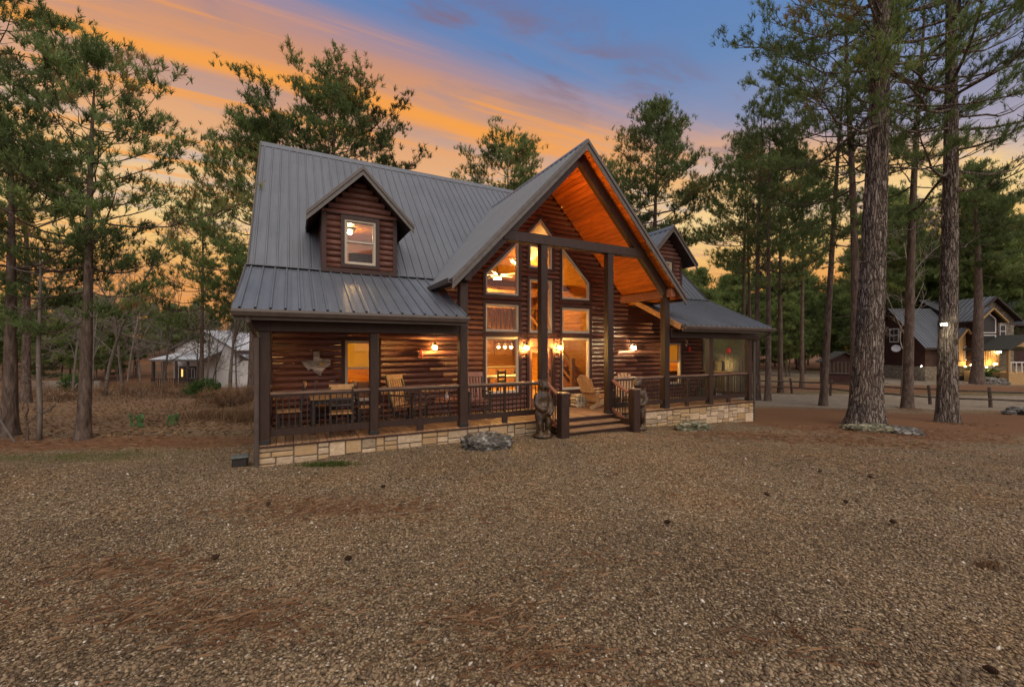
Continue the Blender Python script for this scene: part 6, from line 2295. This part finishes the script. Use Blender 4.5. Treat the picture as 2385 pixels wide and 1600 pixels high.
# cross roof to the left of the gable
cr = slab(wh, 'cross_roof', [[(wx(398), WD + 1.5, pz(800, WD)), (ap, WD + 1.5, pz(800, WD)), (ap, WD + 4.5, pz(766, WD)), (wx(398), WD + 4.5, pz(766, WD))]], .12, 'rake_trim')
plain_panels(cr, (wx(398), WD + 1.5, pz(800, WD) + .02), (ap, WD + 1.5, pz(800, WD) + .02), (ap, WD + 4.5, pz(766, WD) + .02), (wx(398), WD + 4.5, pz(766, WD) + .02), 10, 'roof_white')
# porch with its own roof, posts and a dark panel for the shade beneath
p0, p1 = wx(346, WD - 3), wx(468, WD - 3)
pr = slab(wh, 'porch_roof', [[(p0, WD - 3.0, pz(838, WD - 3)), (p1, WD - 3.0, pz(838, WD - 3)), (p1, WD, pz(818, WD)), (p0 + 1.2, WD, pz(818, WD))]], .15, 'rake_trim')
plain_panels(pr, (p0, WD - 3.05, pz(838, WD - 3) + .02), (p1, WD - 3.05, pz(838, WD - 3) + .02), (p1, WD, pz(818, WD) + .02), (p0 + 1.2, WD, pz(818, WD) + .02), 16, 'roof_white')
for k in range(5):
    x = p0 + .3 + k * (p1 - p0 - .6) / 4
    MB().box((x - .1, WD - 2.9, gy - .5), (x + .1, WD - 2.7, pz(838, WD - 3)), .01).build('porch_post', 'dark_wood', wh)
MB().box((p0 + .2, WD - .1, gy - .4), (lf - .02, WD + .1, pz(822, WD))).build('porch_wall', 'siding_white', wh)
MB().box((p0 + .1, WD - 2.9, gy - .8), (p1, WD - .05, gy + .25)).build('porch_floor', 'fence_wood', wh)
MB().box((wx(418), WD - .1, gy + .3), (wx(462), WD - .032, gy + 2.2)).build('opening_shade', 'dark_wood', wh)  # dark panel stands in for the shaded opening under the porch
MB().box((wx(425), WD - .16, gy + 1.1), (wx(428), WD - .11, gy + 1.9)).build('lit_window', 'far_glow', wh) if 'far_glow' in MATS else None
o = MB().box((wx(436), WD - .16, gy + .9), (wx(456), WD - .11, gy + 2.0)).build('porch_window', 'paper_white', wh)
for k in range(3):
    MB().box((wx(437 + k * 6.4), WD - .18, gy + .98), (wx(441.6 + k * 6.4), WD - .162, gy + 1.92)).build('pane', 'metal_black', o)
rl = MB().box((p0 + .1, WD - 2.95, gy + 1.05), (p1, WD - 2.85, gy + 1.13)).build('porch_railing', 'dark_wood', wh)
for k in range(22):
    x = p0 + .2 + k * (p1 - p0 - .4) / 21
    MB().box((x - .03, WD - 2.93, gy + .2), (x + .03, WD - 2.87, gy + 1.05)).build('baluster', 'dark_wood', rl)
MB().box((wx(545), WD + 1.0, gy - .5), (wx(572), WD + 6, pz(840, WD))).build('side_lean_to', 'siding_white', wh)
sr = slab(wh, 'lean_to_roof', [[(wx(540), WD + .6, pz(818, WD)), (wx(578), WD + .6, pz(838, WD)), (wx(578), WD + 6.4, pz(838, WD)), (wx(540), WD + 6.4, pz(818, WD))]], .12, 'roof_white')
# low pale wall left of it
t = thing('pale_wall', 'long low pale wall left of the white house porch', 'wall', (wx(262), 40, gzf(wx(262), 40)))
for k in range(9):
    MB().box((-3.6 + k * .8, -.12, -.2), (-2.82 + k * .8, .12, .75), .02).build('block', 'chinking', t)

# ------------------------------------------------------------------ gravel, straw, leaves, grass, cones
def gravel():
    rng = np.random.default_rng(3)
    ico_t = (1 + 5 ** .5) / 2
    iv = unit(np.array([(-1, ico_t, 0), (1, ico_t, 0), (-1, -ico_t, 0), (1, -ico_t, 0), (0, -1, ico_t), (0, 1, ico_t), (0, -1, -ico_t), (0, 1, -ico_t), (ico_t, 0, -1), (ico_t, 0, 1), (-ico_t, 0, -1), (-ico_t, 0, 1)], float))
    ifc = np.array([(0, 11, 5), (0, 5, 1), (0, 1, 7), (0, 7, 10), (0, 10, 11), (1, 5, 9), (5, 11, 4), (11, 10, 2), (10, 7, 6), (7, 1, 8), (3, 9, 4), (3, 4, 2), (3, 2, 6), (3, 6, 8), (3, 8, 9), (4, 9, 5), (2, 4, 11), (6, 2, 10), (8, 6, 7), (9, 8, 1)])
    ov = np.array([(1, 0, 0), (-1, 0, 0), (0, 1, 0), (0, -1, 0), (0, 0, 1), (0, 0, -.6)], float)
    of = np.array([(0, 2, 4), (2, 1, 4), (1, 3, 4), (3, 0, 4), (2, 0, 5), (1, 2, 5), (3, 1, 5), (0, 3, 5)])
    Vs, Fs, Ts = [], [], []
    base = 0
    for (d0, d1, n, sv, sf, smin, smax) in ((2.35, 2.75, 5500, iv, ifc, .006, .015), (2.75, 5.0, 46000, ov, of, .006, .0145), (5.0, 9.4, 30000, ov, of, .009, .017)):
        u_ = rng.uniform(0, 1, n)
        D = np.sqrt(d0 ** 2 + u_ * (d1 ** 2 - d0 ** 2))
        x = (rng.uniform(-20, 2405, n) - 1192.5) / 983 * D
        z = gz(x, D)
        # keep off the cabin footprint
        la = (x - OX) * CA + (D - OY) * SA
        lb = -(x - OX) * SA + (D - OY) * CA
        ok = ~((la > -.1) & (la < AE) & (lb > -.05)) & ~((la > 6.0) & (la < 8.3) & (lb > -.66))
        ok &= ~((x < -4.3) & (D > 7.6 + rng.uniform(-.5, .5, n)))
        x, D, z = x[ok], D[ok], z[ok]
        n = len(x)
        s = rng.uniform(smin, smax, n) * rng.choice([.55, .8, 1, 1, 1.5], n)
        sc = np.stack([s * rng.uniform(.8, 1.5, n), s * rng.uniform(.65, 1.0, n), s * rng.uniform(.4, .75, n)], 1)
        g = rng.uniform(0, 6.28, n)
        P = sv[None] * sc[:, None, :] * (1 + rng.normal(0, .10, (n, len(sv), 1)))
        tl = rng.normal(0, .3, n)
        P[:, :, 2] += P[:, :, 0] * tl[:, None]
        X = P[:, :, 0] * np.cos(g)[:, None] - P[:, :, 1] * np.sin(g)[:, None] + x[:, None]
        Y = P[:, :, 0] * np.sin(g)[:, None] + P[:, :, 1] * np.cos(g)[:, None] + D[:, None]
        Z = P[:, :, 2] + (z + sc[:, 2] * .45)[:, None]
        Vs.append(np.stack([X, Y, Z], -1).reshape(-1, 3))
        Fs.append((sf[None] + (np.arange(n) * len(sv))[:, None, None] + base).reshape(-1, 3))
        pat = np.sin(x * .9 + 1.3 * np.sin(D * .7)) * np.sin(D * 1.1 + .8 * np.sin(x * .6)) + .5 * np.sin(x * 2.3 + D * 1.7)
        tn = np.clip(rng.beta(3.2, 3.6, n) + .09 * pat - .03, 0, 1)
        tn[rng.random(n) < .008] = 1.0
        Ts.append(np.repeat(tn, len(sv)))
        base += n * len(sv)
    me = npmesh('gravel', np.concatenate(Vs), np.concatenate(Fs), 'pebble', tint=np.concatenate(Ts), smooth=True)
    o = struct(link('gravel', me), 'stuff')
    o['label'] = 'loose tan and grey gravel covering the yard'


def strands(name, label, mat, blobs, ln, wid, seed, lift=.015, upright=0.0, n_extra=0):
    rng = np.random.default_rng(seed)
    Vs, Ts = [], []
    for (cx, cy, rx, ry, n) in blobs:
        x = rng.normal(cx, rx * .55, n)
        y = rng.normal(cy, ry * .55, n)
        z = gz(x, y) + rng.uniform(.3, 1.4, n) * lift
        g = rng.uniform(0, 6.28, n) if upright else rng.normal(.5, .9, n)
        l = ln * rng.uniform(.6, 1.3, n)
        el = rng.uniform(.8, 1.5, n) if upright else rng.normal(0, .09, n)
        d = np.stack([np.cos(g) * np.cos(el), np.sin(g) * np.cos(el), np.sin(el)], 1)
        pr = np.stack([-np.sin(g), np.cos(g), np.zeros(n)], 1) * wid
        c = np.stack([x, y, z], 1)
        mid = c + d * (l * .55)[:, None] + np.stack([np.zeros(n), np.zeros(n), rng.uniform(0, .02, n)], 1)
        tip = c + d * l[:, None] + pr * rng.uniform(-3, 3, n)[:, None]
        Vs.append(np.stack([c - pr, c + pr, mid + pr * .8, tip], 1).reshape(-1, 3))
        Ts.append(np.repeat(rng.uniform(0, 1, n), 4))
    V = np.concatenate(Vs)
    me = npmesh(name, V, np.arange(len(V)).reshape(-1, 4), mat, tint=np.concatenate(Ts))
    o = struct(link(name, me), 'stuff')
    o['label'] = label
    return o


gravel()
rg = np.random.default_rng(9)
bl = [(-2.3, 5.35, 2.0, .5, 900), (-2.6, 3.3, 1.2, .4, 500), (-1.9, 3.1, .5, .25, 200), (.1, 2.75, .7, .25, 220), (-.3, 3.2, .4, .2, 160), (1.9, 2.9, .5, .2, 90), (6.5, 10.4, 3.0, 1.2, 1500), (8.5, 10.3, 3, .8, 1200), (11, 12.2, 3.5, 1.2, 1600), (-11, 9.7, 8, .8, 1800), (.6, 3.9, .9, .5, 140), (11.35, 13.0, .8, .5, 900), (15.8, 14.8, .8, .5, 700), (at_px(2113, 19.8), 19.7, .6, .4, 300), (3.5, 6.5, 3.5, 1.2, 250), (-3.6, 3.9, .7, .3, 260)]
strands('pine_straw', 'rust-coloured fallen pine needles on the gravel', 'straw', bl, .15, .0016, 5)
strands('grass_patch', 'small green grass patch at the foot of the left porch skirt', 'grass', [(-3.25, 7.42, .42, .09, 900)], .07, .004, 6, .0, 1.0)
strands('mossy_grass', 'thin dark green grass left of the cabin corner', 'grass', [(-8.3, 8.5, 4.2, .8, 500)], .04, .004, 7, .0, 1.0)


def leaves():
    rng = np.random.default_rng(10)
    n = 9000
    D = rng.uniform(10.3, 30, n) ** 1.0
    px = rng.uniform(-40, 640, n)
    x = at_px(px, D)
    ok = ((x - OX) * CA + (D - OY) * SA < -.3)
    x, D = x[ok], D[ok]
    n = len(x)
    z = gz(x, D) + .02
    s = rng.uniform(.035, .075, n)
    g = rng.uniform(0, 6.28, n)
    u_ = np.stack([np.cos(g), np.sin(g), rng.normal(0, .35, n)], 1) * s[:, None]
    v_ = np.stack([-np.sin(g), np.cos(g), rng.normal(0, .35, n)], 1) * (s * .6)[:, None]
    c = np.stack([x, D, z], 1)
    V = np.stack([c - u_, c + v_ * .9, c + u_, c - v_], 1).reshape(-1, 3)
    o = link('leaf_litter', npmesh('leaf_litter', V, np.arange(len(V)).reshape(-1, 4), 'dry', tint=np.repeat(np.clip(rng.normal(.7, .25, n), 0, 1), 4)))
    struct(o, 'stuff')
    o['label'] = 'tan fallen leaves covering the slope left of the cabin'


leaves()
strands('dry_grass', 'reddish dry grass tufts beside the left corner of the cabin', 'dry', [(at_px(520, 13), 13, 1.1, .5, 700), (at_px(560, 12), 12, .5, .4, 300), (at_px(470, 17), 17, 2.5, 1.5, 250), (at_px(340, 24), 24, 5, 3, 500), (at_px(120, 24), 24, 5, 3, 400)], .30, .006, 8, .0, 1.0)

# pine cones lying on the gravel
cone = MB()
for k in range(9):
    z = .012 + k * .010
    r_ = .032 * math.sin(math.pi * (k + 1.2) / 10.5) ** .7
    cone.lathe([(r_ * .55, z - .004), (r_, z + .006), (r_ * .5, z + .008)], 9)
cone_me = cone.build('tmp_cone', 'cone_brown')
cme = cone_me.data
bpy.data.objects.remove(cone_me)
cl = [(630, 1178, 'dark pine cone on the gravel below the green grass patch'), (886, 1139, 'dark pine cone on the gravel in front of the grey boulder'), (490, 1313, 'dark pine cone in the left foreground gravel'), (1795, 1161, 'dark pine cone on the gravel below the mossy boulder'),
      (1974, 1175, 'dark pine cone on the gravel below the thickest trunk'), (2070, 1220, 'dark curled leaf-like pine cone on the gravel right of centre'), (1545, 1224, 'reddish pine cone on the open gravel right of the steps'), (1912, 1105, 'small pine cone on the far gravel at right'), (2035, 1118, 'small pine cone on the far gravel below the flat rocks'), (822, 1307, 'small pine cone in the foreground gravel left of centre'), (2285, 1565, 'dark pine cone at the bottom right corner')]
for k, (px, py, lb) in enumerate(cl):
    D = CAMZ * 983 / (py - 812)
    x = at_px(px, D)
    D = (CAMZ - gzf(x, D)) * 983 / (py - 812)
    x = at_px(px, D)
    o = link('pine_cone', cme, None, (x, D, gzf(x, D) + .04), (R(80), 0, k * 1.3))
    o.scale = (.8,) * 3
    tag(o, lb, 'pine cone', 'fallen pine cones on the gravel')
gx, gyy = at_px(2305, 3.95), 3.95
strands('dead_grass_tuft', 'dry brown grass tuft in the right foreground gravel', 'dry', [(gx, gyy, .10, .06, 160)], .06, .003, 12, .0, 1.0)

#print('TRIS', sum(sum(len(p.vertices) - 2 for p in me.polygons) for me in bpy.data.meshes) if False else sum(len(me.loops) - 2 * len(me.polygons) for me in bpy.data.meshes))
